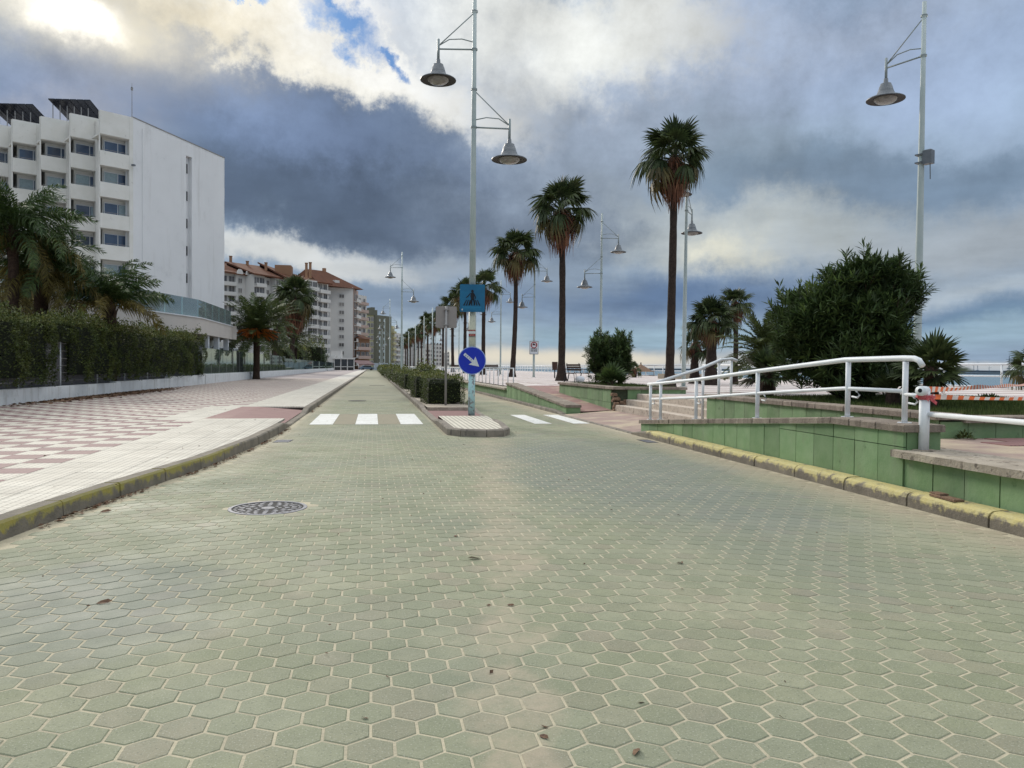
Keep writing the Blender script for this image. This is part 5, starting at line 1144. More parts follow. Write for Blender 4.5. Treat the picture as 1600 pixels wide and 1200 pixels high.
def leaf(b, p, d, L_, w, v, mi=0, rng=rg, curl=0.25):
    d = d.normalized(); s = d.cross(Vector((rng.uniform(-.4, .4), rng.uniform(-.4, .4), 1.0)))
    if s.length < 1e-3: s = Vector((1, 0, 0))
    s.normalize(); n = s.cross(d); m_ = p+d*L_*0.5+n*(-curl*0.0); e = p+d*L_-n*(-curl*L_*-0.4)
    b.face([p, m_+s*w, e, m_-s*w], mi, v)
def oleander(label, loc, rx_, ry_, h, nwh, seed, leafL=0.15, lw=0.013, z0=0.0):
    rng = random.Random(seed); t = T('oleander_bush', label, 'bush', loc, 0); b = MB(); st_ = MB()
    lobes = []
    for i in range(22):
        a_ = i*2.4; q_ = rng.uniform(0.25, 0.74); zz = rng.uniform(0.24, 0.80); lobes.append((Vector((math.cos(a_)*q_*rx_*(1.10-zz*0.22), math.sin(a_)*q_*ry_*(1.10-zz*0.22), h*zz)), rng.uniform(0.26, 0.42)))
    lobes += [(Vector((0, 0, h*0.42)), 0.74)]*3
    for k in range(nwh):
        c, s = lobes[k % len(lobes)]
        if mnoise.noise(Vector((k*0.37, c.x*3, c.z*3))) > 0.45: continue
        u = Vector((rng.gauss(0, 1), rng.gauss(0, 1), rng.gauss(0, 1)+0.25)).normalized(); rr = s*(0.55+0.50*rng.random()**0.45)
        rr *= 1.0+(0.22*rng.random() if rng.random() < 0.12 else 0)
        p = c+Vector((u.x*rx_*rr, u.y*ry_*rr, u.z*h*0.5*rr)); p.z = max(z0+0.06, p.z)
        if p.z > h*0.98: p.z = h*rng.uniform(0.86, 1.0)
        ax = (Vector((u.x, u.y, abs(u.z)*0.7+0.55))).normalized(); outer = rr > s*0.88; nl = rng.randint(9, 14); cd, cs, cn = frame_from(ax)
        tipc = outer and rng.random() < 0.22
        for i in range(nl):
            a = rng.uniform(0, 6.283); open_ = rng.uniform(0.35, 1.15); d = cd*math.cos(open_)+(cs*math.cos(a)+cn*math.sin(a))*math.sin(open_); q = p+cd*rng.uniform(-0.10, 0.04)
            leaf(b, q, d, leafL*rng.uniform(0.7, 1.2), lw*rng.uniform(.8, 1.2), rng.random()*(0.75+0.25*outer), 1 if tipc and i < 7 else 0, rng)
    for k in range(95):                              # young shoots standing clear of the mass
        c, s = lobes[rng.randrange(22)]; u = Vector((rng.gauss(0, 1), rng.gauss(0, 1), abs(rng.gauss(0, 1))+0.5)).normalized(); p = c+Vector((u.x*rx_*s*0.9, u.y*ry_*s*0.9, u.z*h*0.5*s*0.9)); ax = (u*0.5+Vector((rng.uniform(-.25, .25), rng.uniform(-.25, .25), 0.9))).normalized(); Ls = rng.uniform(0.18, 0.42)*h/2.6
        st_.tube([p, p+ax*Ls], [0.006, 0.003], 3, caps=False); cd, cs, cn = frame_from(ax)
        for i in range(16):
            t_ = rng.uniform(0.1, 1.0); a = i*2.4; op = rng.uniform(0.5, 0.95) if t_ < 0.85 else rng.uniform(0.1, 0.5)
            leaf(b, p+ax*Ls*t_, cd*math.cos(op)+(cs*math.cos(a)+cn*math.sin(a))*math.sin(op), leafL*rng.uniform(0.7, 1.1), lw*0.9, rng.random(), 1 if k % 3 == 0 else 0, rng)
    for k in range(26):
        a = rng.uniform(0, 6.28); r_ = rng.uniform(0.2, 0.62); e = Vector((math.cos(a)*rx_*r_, math.sin(a)*ry_*r_, h*rng.uniform(0.5, 0.85))); s0 = Vector((rng.uniform(-.2, .2), rng.uniform(-.2, .2), z0)); m_ = s0.lerp(e, 0.5)+Vector((0, 0, 0.15*h))
        st_.tube([s0, m_, e], [0.022, 0.014, 0.006], 5, 0, .5, caps=False)
    O('foliage', b, mats=[Mt['lf_oleander'], Mt['lf_ole2']], parent=t); O('stems', st_, mats=[Mt['trunk2']], parent=t)
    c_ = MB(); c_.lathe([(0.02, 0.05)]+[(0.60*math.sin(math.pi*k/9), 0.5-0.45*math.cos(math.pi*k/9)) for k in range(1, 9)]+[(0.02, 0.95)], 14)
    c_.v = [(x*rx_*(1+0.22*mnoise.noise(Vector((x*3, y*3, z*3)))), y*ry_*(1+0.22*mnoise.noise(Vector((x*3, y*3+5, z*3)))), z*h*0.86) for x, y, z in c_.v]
    O('shade_core', c_, mats=[Mt['hedgecore']], parent=t, smooth=True)  # solid dark body, paints the shade deep in the bush
    return t
oleander('large dark oleander bush filling the near planter', (8.02, 11.9, 0.70), 1.24, 1.20, 2.60, 4400, 41, 0.185, 0.0175)
oleander('smaller rounded oleander bush in the far planter by the bench', (7.62, 24.3, 0.70), 0.88, 0.90, 1.95, 1900, 42, 0.15, 0.016)

def grass_patch(name, x0_, x1_, y0_, y1_, zf_, n, seed, h=0.06, keep=None, m='grass'):
    rng = random.Random(seed); b = MB()
    for k in range(n):
        x, y = rng.uniform(x0_, x1_), rng.uniform(y0_, y1_)
        if keep and not keep(x, y, rng): continue
        z = zf_(x, y); a = rng.uniform(0, 6.28); hh = h*rng.uniform(0.5, 1.4); w = 0.006; l = rng.uniform(-.03, .03)
        b.face([(x-w*math.cos(a), y-w*math.sin(a), z), (x+w*math.cos(a), y+w*math.sin(a), z), (x+l, y+l, z+hh)], 0, rng.random())
    return O(name, b, mats=[Mt[m]], kind='stuff', label='low green ground cover in the planter', category='ground cover')
grass_patch('grass', 6.95, 12.4, 8.4, 14.1, zg1, 52000, 51, 0.075)
grass_patch('grass', 6.9, 8.5, 20.65, 26.5, lambda x, y: 0.73, 9000, 52, 0.09)
def small_plant(label, loc, r_, h, n, m, seed, cat='plant'):
    rng = random.Random(seed); b = MB()
    for k in range(n):
        u = Vector((rng.gauss(0, 1), rng.gauss(0, 1), abs(rng.gauss(0, 1)))).normalized(); p = Vector((u.x*r_*rng.uniform(.3, 1), u.y*r_*rng.uniform(.3, 1), u.z*h*rng.uniform(.3, 1))); leaf(b, p, u+Vector((0, 0, .4)), 0.055, 0.012, rng.random(), 0, rng)
    O('ground_plant', b, mats=[Mt[m]], loc=loc, label=label, category=cat)
small_plant('silvery low plant at the right end of the planter edge', (9.75, 9.3, 0.76), 0.42, 0.16, 1100, 'lf_grey', 61)
small_plant('green tuft on the planter grass left of the silvery plant', (9.6, 10.6, 0.78), 0.34, 0.15, 700, 'lf_hedge', 62)
small_plant('weed sprouting at the foot of the green wall on the platform', (6.88, 7.95, 0.50), 0.10, 0.09, 70, 'lf_hedge', 63)

# hedges -------------------------------------------------------------
def hedge(name, label, x0_, x1_, y0_, y1_, z0_, z1_, n, seed, leafL=0.06, top=0.16, rough=0.10, group=None, m='lf_hedge', cat='hedge', rnd=0.0, holes=0.0, tall=False):
    rng = random.Random(seed); t = T(name, label, cat, ((x0_+x1_)/2, (y0_+y1_)/2, z0_), 0, group); b = MB(); hx, hy, hz = (x1_-x0_)/2, (y1_-y0_)/2, z1_-z0_
    A = [hx*2*hz*1.0, hx*2*hz*1.0, hy*2*hz, hy*2*hz, hx*hy*4]; tot = sum(A)
    def bulge(p): return rough*mnoise.noise(Vector((p.x+x0_, p.y+y0_, p.z))*1.3)*1.6+rough*0.5*mnoise.noise(Vector((p.x+x0_, p.y, p.z))*4.0)
    for k in range(n):
        r_ = rng.random()*tot; f = 0
        while r_ > A[f]: r_ -= A[f]; f += 1
        u, w = rng.uniform(-1, 1), rng.random(); dep = -abs(rng.gauss(0, 0.045))
        if f == 0: p, nn = Vector((u*hx, -hy, w*hz)), Vector((0, -1, 0))
        elif f == 1: p, nn = Vector((u*hx, hy, w*hz)), Vector((0, 1, 0))
        elif f == 2: p, nn = Vector((hx, u*hy, w*hz)), Vector((1, 0, 0))
        elif f == 3: p, nn = Vector((-hx, u*hy, w*hz)), Vector((-1, 0, 0))
        else: p, nn = Vector((u*hx, rng.uniform(-1, 1)*hy, hz)), Vector((0, 0, 1))
        if holes and mnoise.noise(Vector((p.x*2, (p.y+y0_)*1.7, p.z*1.7+seed))) > holes and rng.random() < 0.85: continue
        if tall:                                                 # separate plants grown together: swelling faces, ragged hems
            yy = p.y+y0_; sw = 0.5+0.5*math.sin(yy*2.1+1.7*math.sin(yy*0.63)+seed); hem = 0.04+0.42*abs(mnoise.noise(Vector((yy*0.9, seed, 0))))+0.10*mnoise.noise(Vector((yy*4, 3, seed)))
            if f == 2 and p.z < hem and rng.random() < 0.9: continue
            if f == 2: p.x += 0.02+0.20*sw*math.sin(math.pi*min(1.0, 0.25+p.z/hz*0.6))
        p = p+nn*(bulge(p)+dep)
        p.z *= 1+(0.9*rough)*mnoise.noise(Vector((p.x*.5, (p.y+y0_)*0.45, seed*1.0)))+(0.5*rough)*mnoise.noise(Vector((p.x, (p.y+y0_)*1.3, seed*2.0)))
        if f == 4 and rng.random() < 0.25: p.z += rng.random()**2*top
        d = (nn*0.6+Vector((rng.gauss(0, .6), rng.gauss(0, .6), rng.gauss(0.25, .5)))); isT = (p.z > hz*0.90 and rng.random() < 0.55)
        leaf(b, p, d, leafL*rng.uniform(0.7, 1.3), leafL*0.28, rng.random(), 1 if isT else 0, rng)
    O('foliage', b, mats=[Mt[m], Mt['lf_hedgetop']], parent=t)
    c = MB(); c.cham(-hx+0.10, hx-(0.30 if tall else 0.10), -hy+0.10, hy-0.10, 0.28 if tall else 0.05, hz-(0.22 if tall else 0.10), 0.12); O('shade_core', c, mats=[Mt['hedgecore']], parent=t)  # dark inner box, added as painted shade behind the leaves
    return t
hd = 'clipped hedges on the median'
hedge('clipped_hedge', 'nearest square clipped hedge behind the grey sign post', 1.62, 2.82, 23.9, 26.4, 0.13, 1.0, 5600, 71, 0.055, 0.08, 0.09, hd)
hedge('clipped_hedge', 'second clipped hedge just left behind the nearest one', 1.50, 2.72, 28.6, 32.4, 0.13, 1.02, 5600, 72, 0.065, 0.08, 0.10, hd)
hedge('clipped_hedge', 'third median hedge beyond the second lamp', 1.52, 2.72, 39.0, 50, 0.13, 0.98, 5200, 73, 0.09, 0.12, 0.10, hd)
hedge('clipped_hedge', 'fourth median hedge, low and light green', 1.52, 2.8, 52, 58.6, 0.13, 0.95, 3200, 74, 0.10, 0.2, 0.14, hd)
hedge('clipped_hedge', 'fifth median hedge stretching into the distance', 1.45, 2.8, 61.5, 84, 0.13, 1.15, 4000, 75, 0.15, 0.3, 0.2, hd)
hedge('clipped_hedge', 'farthest long median hedge near the street end', 1.4, 2.9, 86, 200, 0.13, 1.05, 5200, 76, 0.3, 0.3, 0.25, hd)
hedge('wild_shrub', 'feathery light green shrub rising behind the second hedge', 2.1, 2.9, 35.2, 37.4, 0.13, 1.25, 1500, 77, 0.12, 0.35, 0.2, None, cat='shrub')
small_plant('stray green tuft on the road edge right of the nearest hedge', (2.95, 23.6, 0.12), 0.22, 0.16, 160, 'lf_hedge', 64)
hedge('tall_hedge', 'tall dark hedge at the left edge above the white low wall', -11.0, -9.76, 14.0, 26.35, 0.58, 2.66, 40000, 81, 0.085, 0.34, 0.24, 'tall hedges along the hotel garden', tall=True)
hedge('tall_hedge', 'long tall dark hedge right of the gap with the white fence post', -11.0, -9.76, 28.0, 47.4, 0.62, 2.78, 50000, 82, 0.095, 0.36, 0.24, 'tall hedges along the hotel garden', tall=True)
hedge('tall_hedge', 'short hedge growing over the wire gap in the tall hedge', -11.2, -9.90, 26.2, 28.2, 1.95, 2.70, 3600, 83, 0.085, 0.25, 0.2, 'tall hedges along the hotel garden')

# low wall, fence
lw = T('low_wall', 'whitewashed low wall running along the left pavement under the hedges', 'wall')
for a, c, z in ((-5, 12, .52), (12, 22, .53), (22, 32, .56), (32, 40, .60), (40, 48, .68)):
    b = MB(); b.cham(-10.0, -9.76, a+.003, c-.003, 0, z, 0.015); O('wall_section', b, mats=[Mt['wall_white']], parent=lw)
b = MB(); b.cham(-10.06, -9.72, 48.0, 48.3, 0, 0.74, 0.02); O('wall_pier', b, mats=[Mt['wall_white']], parent=lw)
wf = T('wire_fence', 'grey screened wire fence with thin white posts seen through the hedge gap', 'fence')
b = MB(); b.box(-10.24, -10.22, 10, 47.5, 0.5, 2.35); O('screen', b, mats=[Mt['screen']], parent=wf)
pm = MB(); pm.tube([(0, 0, 0), (0, 0, 1.55)], 0.028, 8); pmesh = pm.mesh('fence_post', [Mt['white']], True)
for y in (15.2, 18.3, 21.4, 24.5, 27.55, 31, 34.2, 37.5, 40.8, 44): O('fence_post', pmesh, parent=wf, loc=(-10.12, y, 0.55))
for z in (0.72, 0.98, 1.22, 1.45, 1.70, 1.95): tubeobj('wire', [(-10.11, 10, z), (-10.11, 47.5, z)], 0.006, 'grey', wf, 4)
b = MB(); n_ = 190
for k in range(60): y = 25.6+k*0.05; b.tube([(-10.115, y, 0.6), (-10.115, y, 1.95)], 0.0025, 3, caps=False)
O('mesh_wires', b, mats=[Mt['grey']], parent=wf, kind='stuff')
# dry leaf drift on pavement at the foot of the wall
def litter(name, label, n, fn, zf_, seed, s=0.03, group=None):
    rng = random.Random(seed); b = MB()
    for k in range(n):
        x, y = fn(rng); z = zf_(x, y)+rng.uniform(0.002, 0.012); a = rng.uniform(0, 6.28); L_ = s*rng.uniform(.5, 1.5); w = L_*rng.uniform(.3, .6); d = Vector((math.cos(a), math.sin(a), 0)); q = Vector((-d.y, d.x, 0)); p = Vector((x, y, z)); up = Vector((0, 0, 1))
        b.face([p-d*L_, p+q*w+up*rng.uniform(0, L_*.7), p+d*L_+up*rng.uniform(0, L_*.5), p-q*w], 0, rng.random())
    return O(name, b, mats=[Mt['dry']], kind='stuff', label=label, category='fallen leaves')
litter('leaf_litter', 'drift of dry brown leaves at the foot of the white wall', 4200, lambda r: (-9.70+abs(r.gauss(0, .38)), 31+r.gauss(0, 3.2)), lambda x, y: 0.142, 91, 0.06)
b = MB(); rg2 = random.Random(5); cpts = []
for k in range(40):
    yy = 25.5+k*0.28; cpts.append((yy, (0.18+0.55*math.exp(-((yy-30.5)/3.2)**2))*rg2.uniform(.75, 1.1)))
for (ya, wa_), (yb, wb_) in zip(cpts, cpts[1:]): b.face([(-9.76, ya, 0.144), (-9.76+wa_, ya, 0.1435), (-9.76+wb_, yb, 0.1435), (-9.76, yb, 0.144)])
O('dirt_drift', b, mats=[Mt['earth']], kind='stuff', label='brown soil washed over the paving at the foot of the white wall', category='soil')
def gut(r):
    y = r.choice((6.9, 7.4, 7.9, 8.2, 9.6, 10.4, 11.2, 12.2, 13.4, 15, 16, 22, 25))+r.gauss(0, .22); return (KX(y)+0.02+abs(r.gauss(0, .045)), y)
litter('leaf_litter', 'small dark leaves gathered in the gutter of the left kerb', 520, gut, lambda x, y: 0.0, 92, 0.022)
litter('leaf_litter', 'scattered crumbs of dry leaf on the green pavers', 320, lambda r: (r.uniform(-2.4, 4.8), r.uniform(2.6, 22)), lambda x, y: 0.0, 93, 0.012)
litter('leaf_litter', 'scattered dark leaf crumbs on the white paving slabs', 60, lambda r: (r.uniform(-4.5, -2.3), r.uniform(7.5, 24)), lambda x, y: 0.14, 94, 0.016)
lf = MB(); lf.v = [(-.045, 0, .002), (-.02, .018, .012), (.02, .014, .02), (.045, 0, .008), (.02, -.014, .004), (-.02, -.018, .003), (0, 0, .006)]; lf.f = [(0, 1, 6), (1, 2, 6), (2, 3, 6), (3, 4, 6), (4, 5, 6), (5, 0, 6)]; lf.m = [0]*6; lf.a = [.3, .5, .7, .4, .6, .5]
lfm = lf.mesh('fallen_leaf', [Mt['dry']])
def gz(px, py, z=0.0):
    d = ray(px, py); t = (z-CAMH)/d.z; return (d.x*t, d.y*t, z)
for px, py, s, lb in ((741, 873, 1.0, 'curled brown leaf on the pavers right of the manhole'), (163, 942, 0.9, 'reddish dry leaf on the pavers at lower left'), (798, 946, .5, 'tiny dark leaf on the sand trail'), (165, 800, 1.1, 'dark leaf beside the left kerb nearest the camera'), (151, 792, 1.0, 'folded leaf in the left gutter'), (570, 1122, .35, 'tiny dark crumb at the bottom of the pavers'), (850, 1152, .5, 'thin twig of dry leaf at the bottom centre'), (994, 1176, .7, 'brown crumb on the pavers at bottom right'), (712, 838, .7, 'pale leaf on the pavers by the sand trail'), (1062, 880, .6, 'pale flake on the right-hand pavers')):
    O('fallen_leaf', lfm, loc=gz(px, py, 0.002), rot=(0, 0, R_.uniform(0, 6)), scale=s, label=lb, category='leaf', group='single dry leaves on the road')

# ------------------------------------------------------------------ glass fence along the left pavement and its wall
gf = T('glass_fence', 'low white wall topped by greenish glass panels beyond the hedges', 'fence')
y = 48.3; k = 0
while y < 205:
    stp = 2.6 if y < 90 else 6.0; y2 = y+stp
    b = MB(); b.box(-9.99, -9.975, y+0.02, y2-0.02, 0.72, 2.30 if y < 90 else 2.1); O('pane', b, mats=[Mt['glassfence']], parent=gf)
    if y < 130:
        b = MB(); b.box(-9.995, -9.97, y-0.012, y+0.012, 0.70, 2.31); O('post', b, mats=[Mt['grey']], parent=gf)
    y = y2; k += 1
b = MB(); b.box(-10.1, -9.78, 48.31, 120, 0, 0.72); b.box(-10.1, -9.78, 120.01, 206, 0, 0.70); O('base_wall', b, mats=[Mt['wall_white']], parent=gf)
# hotel garden behind
b = MB(); b.face([(-60, 10, 0.30), (-10.1, 10, 0.30), (-10.1, 210, 0.30), (-60, 210, 0.30)]); O('garden', b, mats=[Mt['earth']], kind='structure')

# feather palms behind the hedge
def queen_palm(label, loc, H, L_, n, seed, r=0.17, gold=0.4, down=70, arch=1.5):
    rng = random.Random(seed); t = T('queen_palm', label, 'palm tree', loc, 0, 'feathery palms behind the tall hedge')
    O('trunk', trunk_mesh(H, r*1.15, r, 0.08, rng, 'trunk2', 1.3), parent=t)
    me = [feather_frond(rng, L_, arch*a, 62, 0.56, 0.9, 0.026, 1.0).mesh('frond', [Mt['lf_queen']]) for a in (0.8, 1.0, 1.2)]; mg = [feather_frond(rng, L_, arch*a, 56, 0.54, 1.1, 0.025, 1.0).mesh('frond', [Mt['lf_queeny']]) for a in (1.0, 1.3)]
    for k in range(n):
        f = k/n; el = rad(80-down*f**1.05+rng.uniform(-9, 9)); az = k*2.39996+rng.uniform(-.25, .25)
        m_ = mg[k % 2] if f > 1-gold else me[k % 3]
        O('frond', m_, parent=t, mw=Matrix.Translation((0, 0, H-0.02-0.15*f)) @ rot_to(az, el, rng.uniform(-.5, .5)) @ Matrix.Scale(rng.uniform(.85, 1.1), 4))
    b = MB()
    for k in range(14):
        a = rng.uniform(0, 6.28); c, s = math.cos(a), math.sin(a); z = H-rng.random()*0.7; b.tube([(c*r*.9, s*r*.9, z-.35), (c*r*1.25, s*r*1.25, z), (c*r*1.9, s*r*1.9, z+.25)], [.05, .04, .015], 5)
    O('leaf_bases', b, mats=[Mt['trunk2']], parent=t); return t
queen_palm('tallest feathery palm at the left edge behind the hedge', P(22, 28.5, 0.3), 5.9, 2.9, 40, 101, 0.17, 0.22, 95)
queen_palm('broad feathery palm with golden lower fronds, second from the left', P(66, 30, 0.3), 4.6, 2.8, 40, 102, 0.24, 0.38, 100)
queen_palm('feathery palm nearest the hotel wall with one long frond to the right', P(172, 31, 0.3), 3.45, 2.4, 30, 103, 0.19, 0.30, 70, 1.35)
queen_palm('feathery palm trunk between the two leftmost palms', P(42, 34, 0.3), 4.4, 2.4, 26, 104, 0.14, 0.45, 100)

def canary(label, loc, H, L_, n, seed, r=0.28, fruit=True, group=None):
    rng = random.Random(seed); t = T('date_palm', label, 'palm tree', loc, 0, group); O('trunk', trunk_mesh(H, r, r, 0.05, rng, 'trunk2', 1.2, 14), parent=t)
    me = [feather_frond(rng, L_, a, 52, L_*0.17, 0.2, 0.012*L_, 0.3).mesh('frond', [Mt['lf_canary']]) for a in (0.6, 0.85, 1.1)]
    for k in range(n):
        f = k/n; el = rad(84-105*f+rng.uniform(-6, 6)); O('frond', me[k % 3], parent=t, mw=Matrix.Translation((0, 0, H)) @ rot_to(k*2.39996, el, rng.uniform(-.3, .3)) @ Matrix.Scale(rng.uniform(.88, 1.08), 4))
    if fruit:
        b = MB()
        for c in range(9):
            a = c*0.7+rng.uniform(-.2, .2); d = Vector((math.cos(a), math.sin(a), 0)); s0 = Vector((0, 0, H+0.1))
            for k in range(26):
                e = s0+d*(1.35+rng.uniform(-.4, .45))+Vector((rng.uniform(-.3, .3), rng.uniform(-.3, .3), -0.25+rng.uniform(-.45, .4))); m_ = s0.lerp(e, .5)+Vector((0, 0, .25)); b.tube([s0, m_, e], [.035, .035, .03], 3, caps=False)
        O('fruit_stalks', b, mats=[Mt['fruit']], parent=t)
    return t
canary('broad date palm with orange fruit stalks by the low glass wall', (-9.35, 65.5, 0.14), 3.7, 3.9, 52, 111, 0.26)
canary('small date palm behind the broad one, left of the twin trunks', P(430, 90, 0.3), 6.2, 3.2, 34, 112, 0.25, False)
canary('small date palm right behind the twin palm trunks', P(456, 110, 0.3), 4.6, 4.2, 34, 113, 0.25, False)
wash_far('tall fan palm with a heavy brown skirt by the glass fence', P(455, 106, 0.3), 11.0, 2.25, 121, (0, rad(3)), 40, 0.24, 'tall fan palms by the hotel garden', 1.6)
wash_far('slim fan palm trunk just behind the heavy skirted palm', P(461, 112, 0.3), 9.6, 2.0, 122, (0, rad(1)), 30, 0.24, 'tall fan palms by the hotel garden', 1.0)
q = P(1180, 22, 0.6); canary('bushy date palm left of the big oleander', (11.6, 21.2, 0.6), 1.15, 1.6, 50, 114, 0.22, False)
q = P(492, 165); hedge('dark_shrub', 'dark rounded shrub mass behind the glass fence before the far blocks', q.x-5, q.x+1.6, q.y-5, q.y+8, 0.3, 5.2, 6500, 84, 0.35, 0.5, 0.9, None, 'lf_conifer', 'shrub')
q = P(466, 132); hedge('dark_shrub', 'olive green shrub row left of the dark shrub mass', q.x-4, q.x+1.0, q.y-4, q.y+8, 0.3, 4.0, 3500, 85, 0.3, 0.5, 0.7, None, 'lf_hedge', 'shrub')
q = P(340, 60); hedge('garden_shrub', 'low garden shrubs behind the first glass panes', q.x-2.6, q.x-0.6, q.y-2, q.y+14, 0.3, 1.1, 2600, 86, 0.16, 0.2, 0.3, None, 'lf_conifer', 'shrub')
q = P(415, 80); hedge('garden_shrub', 'low garden shrubs behind the glass right of the date palm', q.x-3.4, q.x-1.2, q.y-2, q.y+18, 0.3, 1.2, 2600, 87, 0.2, 0.2, 0.4, None, 'lf_hedge', 'shrub')

# ------------------------------------------------------------------ hotel
def Fr(a, c):
    """local frame: origin a, x along a->c, y pointing away from the viewer"""
    d = (c-a); d.z = 0; L_ = d.length; d.normalize(); n = Vector((-d.y, d.x, 0))
    mid = (a+c)/2
    if n.dot(mid) < 0: n = -n
    m = Matrix(((d.x, n.x, 0, a.x), (d.y, n.y, 0, a.y), (0, 0, 1, 0), (0, 0, 0, 1))); return m, L_
def winmesh(w, h, fr=0.06, curtain=0, m='winblue', name='window'):
    b = MB(); b.box(0, w, 0.0, 0.03, 0, h, 0)
    for (xa, xb, za, zb) in ((-fr, w+fr, -fr, 0), (-fr, w+fr, h, h+fr), (-fr, 0, 0, h), (w, w+fr, 0, h), (w/2-fr/2, w/2+fr/2, 0, h)): b.box(xa, xb, -0.04, 0.02, za, zb, 1)
    if curtain == 1: b.box(w*0.55, w-0.02, -0.012, -0.004, 0.02, h-0.02, 2)
    if curtain == 2: b.box(0.02, w*0.48, -0.012, -0.004, 0.02, h-0.02, 2)
    return b.mesh(name, [Mt[m], Mt['white'], Mt['curtain']])
HW_ = [winmesh(2.45, 2.15, 0.07, k) for k in (0, 1, 2)]
hotel = T('hotel', 'white hotel block with stepped balconies and a blank side wall', 'building')
bays = [(157, 208, 74.6, 76.8), (111, 156.5, 75.6, 77.4), (65, 110.5, 76.6, 78.3), (21, 64.5, 77.6, 79.2), (-24, 20.5, 78.6, 80.2), (-70, -24.5, 79.6, 81.2), (-118, -70.5, 80.6, 82.2)]
ZT = 25.75
for bi, (xl, xr, dl, dr) in enumerate(bays):
    mw, L_ = Fr(P(xl, dl), P(xr, dr)); zt = ZT-0.0
    def H(name, b, m): O(name, b, mats=[Mt[m]], parent=hotel, mw=mw)
    b = MB(); b.box(0, L_-0.35, 0, 0.15, zt-2.25, zt); b.box(0, L_-0.35, 0.16, 2.4, zt-2.3, zt-2.15); H('roof_parapet', b, 'hotel_warm')
    mf, lf_ = Fr(P(xl+0.3, dl+0.16), P(xl+0.6, dl+3.0)); b = MB(); b.box(0, lf_, 0, 0.14, 0, zt-0.02); O('side_fin', b, mats=[Mt['hotel_warm']], parent=hotel, mw=mf)
    b = MB(); b.box(L_-0.34, L_+0.02, 0.0, 2.6, 0, zt); H('side_wall', b, 'hotel_warm')
    b = MB(); b.box(0.55, L_+0.4, 1.12, 3.0, 0, zt-0.3); H('back_wall', b, 'hotel_warm')
    for k in range(7):
        z0_ = zt-5.25-k*3.02
        if z0_ < 3: break
        b = MB(); b.box(0, L_-0.35, 0.0, 0.12, z0_, z0_+1.42); O('balcony_parapet', b, mats=[Mt['hotel_warm']], parent=hotel, mw=mw)
        b = MB(); b.box(0.13, L_-0.35, 0.13, 1.11, z0_, z0_+0.22); O('balcony_floor', b, mats=[Mt['hotel_warm']], parent=hotel, mw=mw)
        if bi < 6: O('window', HW_[(bi*3+k*5) % 3], parent=hotel, mw=mw @ Matrix.Translation((0.74, 1.06, z0_+0.25)) @ Matrix.Scale(1.10, 4, (0, 0, 1)))
        b = MB(); b.tube([(0.16, 0.02, z0_+1.55), (L_-0.40, 0.02, z0_+1.55)], 0.02, 5); O('balcony_rail', b, mats=[Mt['grey']], parent=hotel, mw=mw)
# blank gable wall with its vertical slot
A_, B_ = P(208, 76.8), P(350, 91.5); mw, L_ = Fr(A_, B_); fr = lambda px: None
def frac(px):                                     # where a photo column meets the wall
    d = P(px, 1.0); dirn = (B_-A_).normalized(); # solve A + s*dir = t*d
    det = dirn.x*(-d.y)-dirn.y*(-d.x); s = (-A_.x*(-d.y)+A_.y*(-d.x))/det; return s
s0, s1 = frac(290.5), frac(299.5)
b = MB(); b.box(0.0, s0, 0, 0.9, 0, ZT-0.02); O('gable_wall', b, mats=[Mt['hotel']], parent=hotel, mw=mw)
b = MB(); b.box(s1, L_, 0, 0.9, 0, ZT-0.02); O('gable_wall', b, mats=[Mt['hotel']], parent=hotel, mw=mw)
b = MB(); b.box(s0, s1, 0, 0.9, 24.2, ZT-0.02); O('gable_wall', b, mats=[Mt['hotel']], parent=hotel, mw=mw)
b = MB(); b.box(0.3, L_, 0.91, 22, 0, ZT-0.3); b.box(s0-0.02, s1+0.02, 0.45, 0.905, 0, 24.19); O('main_block', b, mats=[Mt['hotel']], parent=hotel, mw=mw)
b = MB(); b.box(0.0, L_+0.04, -0.04, 0.94, ZT-0.019, ZT+0.08); O('parapet_cap', b, mats=[Mt['grey']], parent=hotel, mw=mw)
b = MB(); b.tube([(1.3, -0.03, 3), (1.3, -0.03, 25)], 0.03, 6); O('downpipe', b, mats=[Mt['hotel']], parent=hotel, mw=mw)
sl = MB(); sl.box(0, 0.5, 0, 0.05, 0, 0.8); slm = sl.mesh('slot_window', [Mt['windark']])
for k in range(8): O('slot_window', slm, parent=hotel, mw=mw @ Matrix.Translation((s0+0.12, 0.38, 22.4-k*3.02)) @ Matrix.Scale(1.3, 4))
for k in range(5):
    z = ZT-3.5-k*3.02; b = MB(); b.box(L_+0.001, L_+0.10, 0.05, 1.6, z-1.25, z); O('end_balcony', b, mats=[Mt['hotel']], parent=hotel, mw=mw)
b = MB(); b.box(-0.30, -0.05, -0.35, -0.05, 20.9, 21.05); O('security_camera', b, mats=[Mt['lampmetal']], parent=hotel, mw=mw)
am = MB(); am.tube([(0, 0, ZT-1), (0, 0, 29.9)], [0.05, 0.02], 6); am.box(-0.09, 0.09, -0.09, 0.09, 29.2, 29.5); O('antenna', am, mats=[Mt['grey']], parent=hotel, mw=Matrix.Translation(P(206.5, 79)))
